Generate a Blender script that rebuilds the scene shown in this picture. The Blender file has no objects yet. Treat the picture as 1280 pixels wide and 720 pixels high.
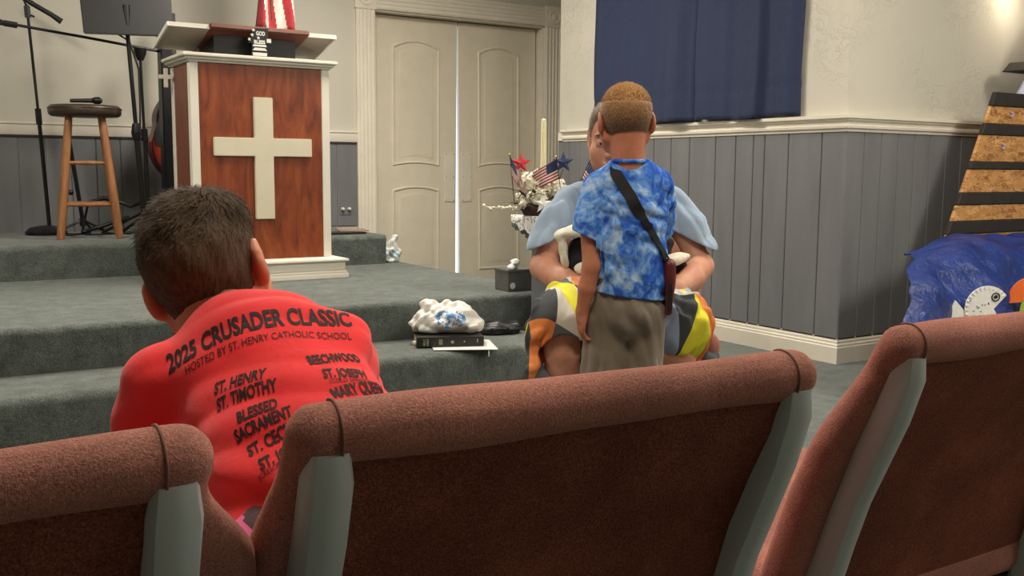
import bpy, bmesh, math, random
import numpy as np
from mathutils import Vector, Matrix, Euler, noise as mnoise
from mathutils.bvhtree import BVHTree

SC = bpy.context.scene
COL = SC.collection

# ------------------------------------------------------------------ camera
cam_d = bpy.data.cameras.new('camera')
cam_d.sensor_width = 36.0
cam_d.lens = 1228.57 / 1280.0 * 36.0
cam_d.clip_start = 0.02
cam = bpy.data.objects.new('camera', cam_d)
COL.objects.link(cam)
YAW, PITCH, ROLL = 0.5661, 0.1186, 0.0068
fw = Vector((math.sin(YAW) * math.cos(PITCH), math.cos(YAW) * math.cos(PITCH), -math.sin(PITCH)))
rt0 = Vector((math.cos(YAW), -math.sin(YAW), 0.0))
up0 = rt0.cross(fw)
rt = rt0 * math.cos(ROLL) + up0 * math.sin(ROLL)
up = up0 * math.cos(ROLL) - rt0 * math.sin(ROLL)
m = Matrix((rt, up, -fw)).transposed().to_4x4()
m.translation = Vector((0, 0, 1.0))
cam.matrix_world = m
SC.camera = cam

# ------------------------------------------------------------------ world, lights, exposure
wd = bpy.data.worlds.new('world')
SC.world = wd
wd.use_nodes = True
bg = wd.node_tree.nodes['Background']
bg.inputs[0].default_value = (0.62, 0.74, 1.0, 1)
bg.inputs[1].default_value = 2.2

def area(name, loc, size, power, color=(1, .93, .82), rot=(0, 0, 0)):
    l = bpy.data.lights.new(name, 'AREA')
    l.shape = 'RECTANGLE'
    l.size, l.size_y = size
    l.energy = power
    l.color = color
    o = bpy.data.objects.new(name, l)
    o.location = loc
    o.rotation_euler = rot
    COL.objects.link(o)
    return o

CEIL = 3.0
LIGHTS = [((-0.3, 4.4), 62), ((2.4, 5.1), 80), ((3.4, 2.2), 34), ((4.7, 0.3), 84), ((0.7, 1.2), 26), ((3.2, -1.2), 30)]
for (lx, ly), p in LIGHTS:
    area('ceiling_lamp', (lx, ly, CEIL - 0.08), (0.6, 1.2), p)

SC.view_settings.view_transform = 'Standard'
SC.view_settings.look = 'None'
SC.view_settings.gamma = 1.0
SC.view_settings.use_curve_mapping = False
SC.view_settings.exposure = 0.0

# ------------------------------------------------------------------ materials
def lin(c):
    out = []
    for v in c[:3]:
        v = v / 255.0
        out.append(v / 12.92 if v <= 0.04045 else ((v + 0.055) / 1.055) ** 2.4)
    return tuple(out) + (1.0,)

class NT:
    def __init__(s, name):
        s.m = bpy.data.materials.new(name)
        s.m.use_nodes = True
        s.t = s.m.node_tree
        s.b = s.t.nodes['Principled BSDF']
        s.co = None
    def n(s, typ, **kw):
        nd = s.t.nodes.new(typ)
        for k, v in kw.items():
            if k in nd.inputs:
                nd.inputs[k].default_value = v
            else:
                setattr(nd, k, v)
        return nd
    def l(s, a, b):
        s.t.links.new(a, b)
    def coord(s, scale=(1, 1, 1), rot=(0, 0, 0)):
        tc = s.n('ShaderNodeTexCoord')
        mp = s.n('ShaderNodeMapping')
        mp.inputs['Scale'].default_value = scale
        mp.inputs['Rotation'].default_value = rot
        s.l(tc.outputs['Object'], mp.inputs['Vector'])
        return mp.outputs['Vector']
    def noise(s, vec, scale, detail=3, rough=.5, dist=0):
        nd = s.n('ShaderNodeTexNoise')
        nd.inputs['Scale'].default_value = scale
        nd.inputs['Detail'].default_value = detail
        nd.inputs['Roughness'].default_value = rough
        nd.inputs['Distortion'].default_value = dist
        s.l(vec, nd.inputs['Vector'])
        return nd.outputs['Fac']
    def ramp(s, fac, stops, interp='LINEAR'):
        r = s.n('ShaderNodeValToRGB')
        r.color_ramp.interpolation = interp
        while len(r.color_ramp.elements) < len(stops):
            r.color_ramp.elements.new(0.5)
        for e, (p, c) in zip(r.color_ramp.elements, stops):
            e.position = p
            e.color = c if len(c) == 4 else lin(c)
        s.l(fac, r.inputs['Fac'])
        return r.outputs['Color']
    def bump(s, h, strength=.3, dist=.01, prev=None):
        b = s.n('ShaderNodeBump')
        b.inputs['Strength'].default_value = strength
        b.inputs['Distance'].default_value = dist
        s.l(h, b.inputs['Height'])
        if prev is not None:
            s.l(prev, b.inputs['Normal'])
        s.l(b.outputs['Normal'], s.b.inputs['Normal'])
        return b.outputs['Normal']

def mat(name, c, rough=.6, var=.08, vs=8.0, bump=0, bs=200.0, bd=.002, metal=0, spec=None, sheen=0, stretch=(1, 1, 1), detail=4, trans=0):
    """plain surface: colour with slight noise variation and a fine relief"""
    k = NT(name)
    c = lin(c)
    v = k.coord(stretch)
    f = k.noise(v, vs, detail)
    lo = tuple(max(0, x * (1 - var * 2)) for x in c[:3]) + (1,)
    hi = tuple(min(1, x * (1 + var * 2)) for x in c[:3]) + (1,)
    k.l(k.ramp(f, [(.3, lo), (.7, hi)]), k.b.inputs['Base Color'])
    k.b.inputs['Roughness'].default_value = rough
    k.b.inputs['Metallic'].default_value = metal
    if spec is not None:
        k.b.inputs['Specular IOR Level'].default_value = spec
    if sheen:
        k.b.inputs['Sheen Weight'].default_value = sheen
        k.b.inputs['Sheen Roughness'].default_value = .5
    if bump:
        k.bump(k.noise(v, bs, 3), bump, bd)
    return k.m

M = {}
M['wall'] = None
def make_wall_mat(name, c, relief=.6):
    k = NT(name)
    v = k.coord()
    k.l(k.ramp(k.noise(v, 1.5, 2), [(.3, tuple(int(x * .97) for x in c)), (.7, c)]), k.b.inputs['Base Color'])
    k.b.inputs['Roughness'].default_value = .75
    # swirled skip-trowel plaster: thin raised arcs in patches
    a = k.noise(v, 9.0, 3, .5, 3.0)
    ridge = k.ramp(a, [(.47, (0, 0, 0, 1)), (.5, (1, 1, 1, 1)), (.53, (0, 0, 0, 1))])
    patch = k.ramp(k.noise(v, 2.6, 2), [(.45, (0, 0, 0, 1)), (.6, (1, 1, 1, 1))])
    mul = k.n('ShaderNodeMath', operation='MULTIPLY')
    k.l(ridge, mul.inputs[0]); k.l(patch, mul.inputs[1])
    fine = k.noise(v, 30, 3)
    ad = k.n('ShaderNodeMath', operation='MULTIPLY_ADD')
    k.l(fine, ad.inputs[0]); ad.inputs[1].default_value = .25; k.l(mul.outputs[0], ad.inputs[2])
    k.bump(ad.outputs[0], relief, .0045)
    return k.m
M['wall'] = make_wall_mat('cream_plaster', (202, 197, 184))
M['wallsmooth'] = make_wall_mat('smooth_cream_plaster', (202, 197, 184), .12)
M['ceiling'] = mat('ceiling_white', (225, 222, 215), .9)
M['trimw'] = mat('cream_trim_paint', (226, 219, 203), .45, .02)
M['door'] = mat('cream_door_paint', (222, 213, 193), .5, .02)
M['plank'] = mat('blue_grey_plank', (114, 115, 117), .55, .05, 3, stretch=(3, 3, .6))
M['plankdark'] = mat('groove_grey', (92, 95, 99), .7)
def carpet(name, c):
    k = NT(name)
    v = k.coord()
    f = k.noise(v, 260, 2, .7)
    g = k.noise(v, 14, 4, .6)
    mx = k.n('ShaderNodeMath', operation='MULTIPLY_ADD')
    k.l(g, mx.inputs[0]); mx.inputs[1].default_value = .3
    hf = k.n('ShaderNodeMath', operation='MULTIPLY'); k.l(f, hf.inputs[0]); hf.inputs[1].default_value = .7
    k.l(hf.outputs[0], mx.inputs[2])
    k.l(k.ramp(mx.outputs[0], [(.36, tuple(int(x * .62) for x in c)), (.52, c), (.66, tuple(min(255, int(x * 1.3)) for x in c))]), k.b.inputs['Base Color'])
    k.b.inputs['Roughness'].default_value = .95
    k.b.inputs['Specular IOR Level'].default_value = .1
    k.b.inputs['Sheen Weight'].default_value = .25
    n1 = k.bump(k.noise(v, 320, 2, .7), .8, .006)
    k.bump(k.noise(v.node.outputs[0], 45, 3, .6), .5, .012, n1)
    return k.m
M['carpet'] = carpet('green_grey_carpet', (100, 107, 102))
def wood(name, dark, mid, light, scale=(14, 14, 1.0), rough=.4, bscale=9):
    k = NT(name)
    v = k.coord(scale)
    a = k.noise(v, 2.2, 6, .6, 1.2)
    k.l(k.ramp(a, [(.28, dark), (.5, mid), (.72, light)]), k.b.inputs['Base Color'])
    k.b.inputs['Roughness'].default_value = rough
    k.bump(k.noise(v, bscale, 4), .12, .002)
    return k.m
M['cherry'] = wood('cherry_veneer', (94, 42, 21), (130, 60, 29), (152, 80, 42), (7, 7, 1.6), .35)
M['cherryside'] = wood('cherry_side_veneer', (92, 46, 32), (112, 60, 44), (124, 72, 54), (9, 9, 1.2), .45)
M['deskbrown'] = wood('brown_desk_wood', (70, 34, 24), (96, 48, 34), (110, 60, 44), (2, 12, 12), .4)
M['oak'] = wood('honey_stool_wood', (122, 80, 48), (152, 102, 64), (170, 120, 80), (20, 20, 2), .4)
M['taupe'] = mat('taupe_painted_underside', (142, 131, 119), .5, .04)
M['white'] = mat('white_paint', (226, 221, 208), .45, .02)
M['crossw'] = mat('ivory_cross_paint', (214, 206, 182), .5, .02)
M['black'] = mat('black_plastic', (24, 24, 25), .45, .1)
M['blackm'] = mat('black_metal', (26, 26, 28), .35, .1, metal=.3)
M['vinyl'] = mat('brown_vinyl', (64, 50, 40), .4, .12, 30, bump=.2, bs=90)
M['greybox'] = mat('grey_card', (92, 92, 90), .6, .06, 20)
M['clear'] = mat('clear_film', (215, 215, 212), .25, .05)
M['pedestal'] = mat('grey_pedestal_paint', (112, 117, 118), .55, .05, 6)
def fabric(name, c, fuzz=.5, sc=420, var=.25, sheen=.4, b=.5):
    k = NT(name)
    v = k.coord()
    f = k.noise(v, sc, 2, .8)
    g = k.noise(v, 9, 3, .6)
    ad = k.n('ShaderNodeMath', operation='MULTIPLY_ADD')
    k.l(g, ad.inputs[0]); ad.inputs[1].default_value = .35
    hf = k.n('ShaderNodeMath', operation='MULTIPLY'); k.l(f, hf.inputs[0]); hf.inputs[1].default_value = .65
    k.l(hf.outputs[0], ad.inputs[2])
    k.l(k.ramp(ad.outputs[0], [(.34, tuple(int(x * (1 - var)) for x in c)), (.52, c), (.68, tuple(min(255, int(x * (1 + var))) for x in c))]), k.b.inputs['Base Color'])
    k.b.inputs['Roughness'].default_value = .95
    k.b.inputs['Specular IOR Level'].default_value = .15
    k.b.inputs['Sheen Weight'].default_value = sheen
    k.b.inputs['Sheen Roughness'].default_value = .4
    k.b.inputs['Sheen Tint'].default_value = lin(tuple(min(255, int(x * 1.5)) for x in c))
    k.bump(f, b, .003)
    return k.m
M['mauve'] = fabric('mauve_brown_upholstery', (162, 110, 97), sc=500)
M['rust'] = fabric('rust_back_upholstery', (112, 64, 50), sc=430, var=.4)
M['frame'] = mat('sage_grey_enamel', (172, 180, 178), .35, .02)
M['seam'] = mat('brown_seam_thread', (124, 84, 74), .9)  # slightly darker brown piping along the crest seams
M['curtain'] = mat('navy_curtain_cloth', (31, 43, 74), .85, .06, 40, bump=.15, bs=600, sheen=.06)
M['osb'] = None
def osb():
    k = NT('oriented_strand_board')
    v = k.coord((22, 1, 60), (0, .25, 0))
    vo = k.n('ShaderNodeTexVoronoi'); vo.inputs['Scale'].default_value = 1.0; vo.inputs['Randomness'].default_value = 1
    nz = k.n('ShaderNodeTexNoise'); nz.inputs['Scale'].default_value = 1.3
    k.l(v, nz.inputs['Vector'])
    va = k.n('ShaderNodeVectorMath', operation='MULTIPLY_ADD')
    k.l(nz.outputs['Color'], va.inputs[0]); va.inputs[1].default_value = (5.0, 0, 5.0); k.l(v, va.inputs[2])
    k.l(va.outputs[0], vo.inputs['Vector'])
    sp = k.n('ShaderNodeSeparateColor'); k.l(vo.outputs['Color'], sp.inputs[0])
    k.l(k.ramp(sp.outputs[0], [(0, (136, 88, 46)), (.3, (184, 130, 74)), (.7, (206, 152, 92)), (1, (218, 172, 114))]), k.b.inputs['Base Color'])
    k.b.inputs['Roughness'].default_value = .7
    k.bump(sp.outputs[1], .4, .004)
    return k.m
M['osb'] = osb()
M['batten'] = mat('charcoal_batten', (44, 40, 37), .7, .12, 20)
def tarp():
    k = NT('blue_poly_tarp')
    v = k.coord()
    k.l(k.ramp(k.noise(v, 6, 4), [(.3, (17, 38, 100)), (.7, (28, 56, 130))]), k.b.inputs['Base Color'])
    k.b.inputs['Roughness'].default_value = .32
    n1 = k.bump(k.noise(v, 22, 5, .6, 1.0), .6, .02)
    k.bump(k.noise(v, 320, 1), .15, .002, n1)
    return k.m
M['tarp'] = tarp()
M['paper'] = mat('white_paper', (228, 226, 218), .7, .02)
M['plate'] = mat('speckled_paper_plate', (226, 224, 218), .7, .04, 60)
M['orange'] = mat('orange_card', (226, 104, 38), .7, .05)
M['green'] = mat('lime_card', (150, 170, 60), .7, .05)
M['ink'] = mat('black_ink', (22, 20, 20), .7)
M['inkred'] = mat('dark_print_on_red', (34, 14, 14), .75)
M['gold'] = mat('worn_gilt_print', (150, 146, 120), .5, .2, 200)
M['leather'] = mat('black_bible_leather', (30, 29, 28), .45, .1, 60, bump=.25, bs=300)
M['pages'] = mat('page_edges', (206, 198, 176), .8, .06, 300)
M['candle'] = mat('cream_candle_wax', (238, 230, 184), .4, .03)
M['lace'] = None
def lace():
    k = NT('white_lace')
    v = k.coord()
    vo = k.n('ShaderNodeTexVoronoi', feature='F1'); vo.inputs['Scale'].default_value = 60
    k.l(v, vo.inputs['Vector'])
    k.l(k.ramp(vo.outputs['Distance'], [(.3, (150, 150, 152)), (.45, (232, 230, 226))]), k.b.inputs['Base Color'])
    k.b.inputs['Roughness'].default_value = .9
    k.bump(vo.outputs['Distance'], .6, .003)
    return k.m
M['lace'] = lace()
M['petal'] = mat('ivory_petals', (232, 226, 204), .7, .06, 40)
M['leaf'] = mat('dark_green_leaf', (52, 66, 40), .6, .2, 40)
M['twig'] = mat('brown_twigs', (62, 44, 32), .8, .2, 60)
M['flagred'] = mat('flag_red_cloth', (156, 30, 40), .8, .08, 20, sheen=.2)
M['flagwhite'] = mat('flag_white_cloth', (208, 198, 190), .8, .04, 20)
M['flagblue'] = mat('flag_blue_cloth', (38, 46, 84), .8, .08, 20)
M['starred'] = mat('red_glitter_star', (190, 34, 44), .4, .2, 200)
M['starblue'] = mat('navy_star', (34, 48, 92), .5, .1)
M['goldm'] = mat('gold_metal', (190, 150, 70), .3, .05, metal=1)
def skin(name, c, redder=.5):
    k = NT(name)
    v = k.coord()
    a = k.noise(v, 18, 4, .6)
    d = (int(c[0] * .93), int(c[1] * .84), int(c[2] * .80))
    k.l(k.ramp(a, [(.3, d), (.65, c)]), k.b.inputs['Base Color'])
    k.b.inputs['Roughness'].default_value = .55
    k.b.inputs['Subsurface Weight'].default_value = .12
    k.b.inputs['Subsurface Radius'].default_value = (.012, .005, .003)
    k.bump(k.noise(v, 300, 2), .1, .001)
    return k.m
M['skinA'] = skin('warm_tan_skin', (206, 142, 112))
M['skinB'] = skin('tanned_skin', (196, 128, 98))
M['skinC'] = skin('ruddy_skin', (214, 158, 132))
M['eye'] = mat('eye_white', (226, 220, 212), .2, .01)
M['iris'] = mat('eye_iris', (60, 50, 42), .2)
M['brow'] = mat('grey_brown_brow', (120, 98, 80), .9)
M['redshirt'] = None
def cloth(name, c, sc=700, var=.05, sheen=.2, bs=.25, rough=.85):
    k = NT(name)
    v = k.coord()
    k.l(k.ramp(k.noise(v, 7, 3), [(.3, tuple(int(x * (1 - var)) for x in c)), (.7, tuple(min(255, int(x * (1 + var))) for x in c))]), k.b.inputs['Base Color'])
    k.b.inputs['Roughness'].default_value = rough
    k.b.inputs['Sheen Weight'].default_value = sheen
    k.b.inputs['Specular IOR Level'].default_value = .2
    n1 = k.bump(k.noise(v, sc, 2), bs, .001)
    k.bump(k.noise(v, 16, 3, .5, .6), .25, .012, n1)
    return k.m
M['redshirt'] = cloth('bright_coral_red_jersey', (236, 52, 54), rough=.75)
M['paleblue'] = cloth('pale_heather_blue_cotton', (160, 180, 202), var=.06)
M['pants'] = cloth('khaki_grey_cotton', (124, 112, 98), var=.07)
M['pink'] = cloth('hot_pink_shorts_cloth', (232, 92, 150))
M['waist'] = cloth('dark_waistband', (60, 28, 34))
M['shoe'] = mat('grey_sneaker_fabric', (80, 84, 92), .8, .1, 40)
M['sole'] = mat('white_rubber_sole', (214, 212, 206), .7)
def tiedye():
    k = NT('blue_tie_dye_cotton')
    v = k.coord()
    a = k.noise(v, 6.5, 5, .62, 1.6)
    b = k.noise(v, 30, 3, .6, .8)
    ad = k.n('ShaderNodeMath', operation='MULTIPLY_ADD')
    k.l(b, ad.inputs[0]); ad.inputs[1].default_value = .35
    hf = k.n('ShaderNodeMath', operation='MULTIPLY'); k.l(a, hf.inputs[0]); hf.inputs[1].default_value = .65
    k.l(hf.outputs[0], ad.inputs[2])
    k.l(k.ramp(ad.outputs[0], [(.38, (34, 78, 176)), (.46, (54, 104, 200)), (.53, (112, 160, 222)), (.62, (186, 210, 236))]), k.b.inputs['Base Color'])
    k.b.inputs['Roughness'].default_value = .85
    k.b.inputs['Specular IOR Level'].default_value = .2
    n1 = k.bump(k.noise(v, 600, 2), .2, .001)
    k.bump(k.noise(v, 20, 3, .5, .6), .3, .012, n1)
    return k.m
M['tiedye'] = tiedye()
def geo():
    """large printed triangles: skewed cells, halved, a random colour for each half"""
    k = NT('geometric_print_cloth')
    tc = k.n('ShaderNodeTexCoord')
    nz = k.n('ShaderNodeTexNoise'); nz.inputs['Scale'].default_value = 3.0; nz.inputs['Detail'].default_value = 0
    k.l(tc.outputs['Object'], nz.inputs['Vector'])
    wv = k.n('ShaderNodeVectorMath', operation='MULTIPLY_ADD'); k.l(nz.outputs['Color'], wv.inputs[0]); wv.inputs[1].default_value = (.14, .14, .14); k.l(tc.outputs['Object'], wv.inputs[2])
    def dot(x, y, z, o):
        d = k.n('ShaderNodeVectorMath', operation='DOT_PRODUCT'); k.l(wv.outputs[0], d.inputs[0]); d.inputs[1].default_value = (x, y, z)
        a = k.n('ShaderNodeMath', operation='ADD'); k.l(d.outputs['Value'], a.inputs[0]); a.inputs[1].default_value = o + 20
        return a.outputs[0]
    A, B = dot(12.0, 2.0, -2.5, 5.3), dot(1.2, 2.4, 4.4, 3.6)
    def un(op, s):
        m_ = k.n('ShaderNodeMath', operation=op); k.l(s, m_.inputs[0]); return m_.outputs[0]
    def bi(op, s, t):
        m_ = k.n('ShaderNodeMath', operation=op); k.l(s, m_.inputs[0])
        if isinstance(t, (int, float)): m_.inputs[1].default_value = t
        else: k.l(t, m_.inputs[1])
        return m_.outputs[0]
    half = bi('GREATER_THAN', bi('ADD', un('FRACT', A), un('FRACT', B)), 1.0)
    cx = k.n('ShaderNodeCombineXYZ'); k.l(un('FLOOR', A), cx.inputs[0]); k.l(un('FLOOR', B), cx.inputs[1]); k.l(half, cx.inputs[2])
    wn = k.n('ShaderNodeTexWhiteNoise', noise_dimensions='3D'); k.l(cx.outputs[0], wn.inputs['Vector'])
    W, G, D, Y, O, Bl = (224, 218, 204), (98, 102, 104), (66, 70, 72), (226, 220, 52), (230, 134, 66), (164, 182, 210)
    k.l(k.ramp(wn.outputs['Value'], [(0, D), (.22, Y), (.36, W), (.56, G), (.76, O), (.86, W), (.94, Bl)], 'CONSTANT'), k.b.inputs['Base Color'])
    k.b.inputs['Roughness'].default_value = .8
    k.bump(k.noise(k.coord(), 500, 2), .2, .001)
    return k.m
M['geo'] = geo()
M['maroon'] = mat('maroon_leather', (96, 30, 34), .45, .1, 40, bump=.15, bs=250)
M['webbing'] = mat('black_webbing', (20, 20, 22), .8, .1, 200, bump=.3, bs=500)
M['bagw'] = None
def bagmat():
    k = NT('white_plastic_bag_with_blue_print')
    tc = k.n('ShaderNodeTexCoord')
    v = tc.outputs['Object']
    sx = k.n('ShaderNodeSeparateXYZ'); k.l(v, sx.inputs[0])
    # soft oval where the blue print sits, broken up by noise
    def sq(o, c, w):
        a = k.n('ShaderNodeMath', operation='SUBTRACT'); k.l(o, a.inputs[0]); a.inputs[1].default_value = c
        b = k.n('ShaderNodeMath', operation='DIVIDE'); k.l(a.outputs[0], b.inputs[0]); b.inputs[1].default_value = w
        d = k.n('ShaderNodeMath', operation='MULTIPLY'); k.l(b.outputs[0], d.inputs[0]); k.l(b.outputs[0], d.inputs[1])
        return d.outputs[0]
    s = k.n('ShaderNodeMath', operation='ADD'); k.l(sq(sx.outputs[0], .012, .075), s.inputs[0]); k.l(sq(sx.outputs[2], .07, .042), s.inputs[1])
    inside = k.n('ShaderNodeMath', operation='LESS_THAN'); k.l(s.outputs[0], inside.inputs[0]); inside.inputs[1].default_value = 1.0
    nz = k.noise(v, 34, 3, .6, 1.0)
    th = k.n('ShaderNodeMath', operation='GREATER_THAN'); k.l(nz, th.inputs[0]); th.inputs[1].default_value = .48
    mu = k.n('ShaderNodeMath', operation='MULTIPLY'); k.l(inside.outputs[0], mu.inputs[0]); k.l(th.outputs[0], mu.inputs[1])
    k.l(k.ramp(mu.outputs[0], [(0, (226, 224, 216)), (1, (86, 140, 196))], 'CONSTANT'), k.b.inputs['Base Color'])
    k.b.inputs['Roughness'].default_value = .35
    k.b.inputs['Subsurface Weight'].default_value = .1
    k.bump(k.noise(v, 40, 4, .6, 1.5), .5, .008)
    return k.m
M['bagw'] = bagmat()
M['teal'] = mat('teal_print', (96, 150, 160), .4)
M['sunburst'] = None
def sunburst():
    k = NT('sunburst_guitar_lacquer')
    tc = k.n('ShaderNodeTexCoord')
    mp = k.n('ShaderNodeMapping'); mp.inputs['Scale'].default_value = (5.0, 0.0, 4.6); mp.inputs['Location'].default_value = (0, 0, -1.0)
    k.l(tc.outputs['Object'], mp.inputs['Vector'])
    g = k.n('ShaderNodeVectorMath', operation='LENGTH'); k.l(mp.outputs[0], g.inputs[0])
    k.l(k.ramp(g.outputs['Value'], [(.0, (176, 70, 34)), (.5, (140, 46, 26)), (.8, (84, 26, 18)), (1, (24, 12, 10))]), k.b.inputs['Base Color'])
    k.b.inputs['Roughness'].default_value = .25
    return k.m
M['sunburst'] = sunburst()
def hairmat(name, c1, c2, streak=(60, 60, 8)):
    k = NT(name)
    v = k.coord(streak)
    k.l(k.ramp(k.noise(v, 3, 3), [(.3, c1), (.7, c2)]), k.b.inputs['Base Color'])
    k.b.inputs['Roughness'].default_value = .7
    k.b.inputs['Specular IOR Level'].default_value = .18
    k.bump(k.noise(v, 8, 3), .4, .003)
    return k.m
M['hairdark'] = hairmat('dark_brown_hair', (44, 33, 23), (82, 64, 44))
M['hairfade'] = hairmat('dark_faded_hair', (62, 47, 35), (92, 72, 54))
M['hairblond'] = hairmat('sandy_brown_hair', (138, 98, 56), (184, 136, 84))
def hairgrad(name, top, low, z0, z1):
    k = NT(name)
    tc = k.n('ShaderNodeTexCoord'); sx = k.n('ShaderNodeSeparateXYZ'); k.l(tc.outputs['Object'], sx.inputs[0])
    v = k.coord((60, 60, 10))
    nz = k.n('ShaderNodeMath', operation='MULTIPLY_ADD'); k.l(k.noise(v, 3, 3), nz.inputs[0]); nz.inputs[1].default_value = .05; k.l(sx.outputs[2], nz.inputs[2])
    mr_ = k.n('ShaderNodeMapRange'); mr_.inputs['From Min'].default_value = z0 + .025; mr_.inputs['From Max'].default_value = z1 + .025; k.l(nz.outputs[0], mr_.inputs['Value'])
    k.l(k.ramp(mr_.outputs[0], [(0, low), (.45, tuple((a + b) // 2 for a, b in zip(top, low))), (1, top)]), k.b.inputs['Base Color'])
    k.b.inputs['Roughness'].default_value = .55
    k.bump(k.noise(v, 8, 3), .4, .003)
    return k.m
M['hairblondfade'] = hairmat('sandy_brown_cropped_hair', (112, 78, 54), (138, 100, 70))
M['hairgrey'] = hairmat('grey_hair', (128, 112, 96), (160, 146, 128))
def emis(name, c, s):
    k = NT(name)
    k.b.inputs['Base Color'].default_value = lin(c)
    k.b.inputs['Emission Color'].default_value = lin(c)
    k.b.inputs['Emission Strength'].default_value = s
    return k.m
M['lampglow'] = emis('lamp_diffuser_glow', (255, 240, 214), 6.0)

# ------------------------------------------------------------------ mesh builder
INV = {}
class MB:
    def __init__(s):
        s.v, s.f, s.m = [], [], []
        s.mi = 0
        s.xf = None
    def add(s, vs, fs):
        o = len(s.v)
        for p in vs:
            p = Vector(p)
            s.v.append(s.xf @ p if s.xf else p)
        for f in fs:
            s.f.append([i + o for i in f]); s.m.append(s.mi)
        return s
    def box(s, c, d, rot=None):
        hx, hy, hz = d[0] / 2, d[1] / 2, d[2] / 2
        vs = [Vector((x, y, z)) for x in (-hx, hx) for y in (-hy, hy) for z in (-hz, hz)]
        if rot is not None:
            R = rot if isinstance(rot, Matrix) else Euler(rot).to_matrix()
            vs = [R @ v for v in vs]
        c = Vector(c)
        return s.add([v + c for v in vs], [(0, 1, 3, 2), (4, 6, 7, 5), (0, 4, 5, 1), (2, 3, 7, 6), (0, 2, 6, 4), (1, 5, 7, 3)])
    def bx(s, x0, x1, y0, y1, z0, z1):
        return s.box(((x0 + x1) / 2, (y0 + y1) / 2, (z0 + z1) / 2), (abs(x1 - x0), abs(y1 - y0), abs(z1 - z0)))
    def tube(s, path, r, n=8, cap=True, flat=None, up=None):
        P = [Vector(p) for p in path]
        R = r if isinstance(r, (list, tuple)) else [r] * len(P)
        T = []
        for i in range(len(P)):
            a = P[max(0, i - 1)]; b = P[min(len(P) - 1, i + 1)]
            t = (b - a)
            T.append(t.normalized() if t.length > 1e-9 else Vector((0, 0, 1)))
        u = Vector(up) if up is not None else T[0].orthogonal()
        vs = []
        for i in range(len(P)):
            t = T[i]
            u = (u - t * u.dot(t))
            u = u.normalized() if u.length > 1e-6 else t.orthogonal().normalized()
            w = t.cross(u)
            fl = flat if flat else 1.0
            for k in range(n):
                a = 2 * math.pi * k / n
                vs.append(P[i] + u * (math.cos(a) * R[i]) + w * (math.sin(a) * R[i] * fl))
        fs = []
        for i in range(len(P) - 1):
            for k in range(n):
                k2 = (k + 1) % n
                fs.append((i * n + k, i * n + k2, (i + 1) * n + k2, (i + 1) * n + k))
        if cap:
            fs.append(tuple(range(n - 1, -1, -1)))
            fs.append(tuple((len(P) - 1) * n + k for k in range(n)))
        return s.add(vs, fs)
    def lathe(s, prof, n=24, c=(0, 0, 0), rot=None, cap=True):
        vs = []
        c = Vector(c)
        R = Euler(rot).to_matrix() if rot is not None else None
        for (r, z) in prof:
            for k in range(n):
                a = 2 * math.pi * k / n
                p = Vector((r * math.cos(a), r * math.sin(a), z))
                vs.append((R @ p if R else p) + c)
        fs = []
        for i in range(len(prof) - 1):
            for k in range(n):
                k2 = (k + 1) % n
                fs.append((i * n + k, i * n + k2, (i + 1) * n + k2, (i + 1) * n + k))
        if cap:
            fs.append(tuple(range(n - 1, -1, -1)))
            fs.append(tuple((len(prof) - 1) * n + k for k in range(n)))
        return s.add(vs, fs)
    def prism(s, pts, o, u, v, w):
        """outline pts (a,b) on plane o + a*u + b*v, extruded by vector w"""
        o, u, v, w = Vector(o), Vector(u), Vector(v), Vector(w)
        n = len(pts)
        vs = [o + u * a + v * b for a, b in pts] + [o + u * a + v * b + w for a, b in pts]
        fs = [tuple(range(n - 1, -1, -1)), tuple(range(n, 2 * n))]
        for i in range(n):
            j = (i + 1) % n
            fs.append((i, j, n + j, n + i))
        return s.add(vs, fs)
    def grid(s, fn, nu, nv, closed_u=False):
        vs = [fn(i / nu, j / nv) for j in range(nv + 1) for i in range(nu + 1)]
        fs = [(j * (nu + 1) + i, j * (nu + 1) + i + 1, (j + 1) * (nu + 1) + i + 1, (j + 1) * (nu + 1) + i) for j in range(nv) for i in range(nu)]
        return s.add(vs, fs)
    def sphere(s, c, r, n=16, k=10):
        R = r if isinstance(r, (tuple, list)) else (r, r, r)
        c = Vector(c)
        vs = [c + Vector((0, 0, R[2]))]
        for j in range(1, k):
            t = math.pi * j / k
            for i in range(n):
                a = 2 * math.pi * i / n
                vs.append(c + Vector((R[0] * math.sin(t) * math.cos(a), R[1] * math.sin(t) * math.sin(a), R[2] * math.cos(t))))
        vs.append(c - Vector((0, 0, R[2])))
        fs = [(0, 1 + i, 1 + (i + 1) % n) for i in range(n)]
        for j in range(k - 2):
            for i in range(n):
                a = 1 + j * n + i; b = 1 + j * n + (i + 1) % n
                fs.append((a, a + n, b + n, b))
        L = len(vs) - 1
        o = 1 + (k - 2) * n
        fs += [(o + i, L, o + (i + 1) % n) for i in range(n)]
        return s.add(vs, fs)
    def build(s, name, mats, parent=None, bev=0, smooth=None, world=False, solid=0, seg=2, loc=None, fix=True):
        me = bpy.data.meshes.new(name)
        vs = s.v
        if world and parent is not None:
            I = INV[parent.name]
            vs = [I @ v for v in vs]
        elif world and loc is not None:
            L = Vector(loc)
            vs = [v - L for v in vs]
        me.from_pydata([tuple(v) for v in vs], [], s.f)
        mats = mats if isinstance(mats, (list, tuple)) else [mats]
        for mm in mats:
            me.materials.append(M[mm] if isinstance(mm, str) else mm)
        for p, i in zip(me.polygons, s.m):
            p.material_index = i
        bm = bmesh.new(); bm.from_mesh(me)
        if fix:
            bmesh.ops.recalc_face_normals(bm, faces=bm.faces)
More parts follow.
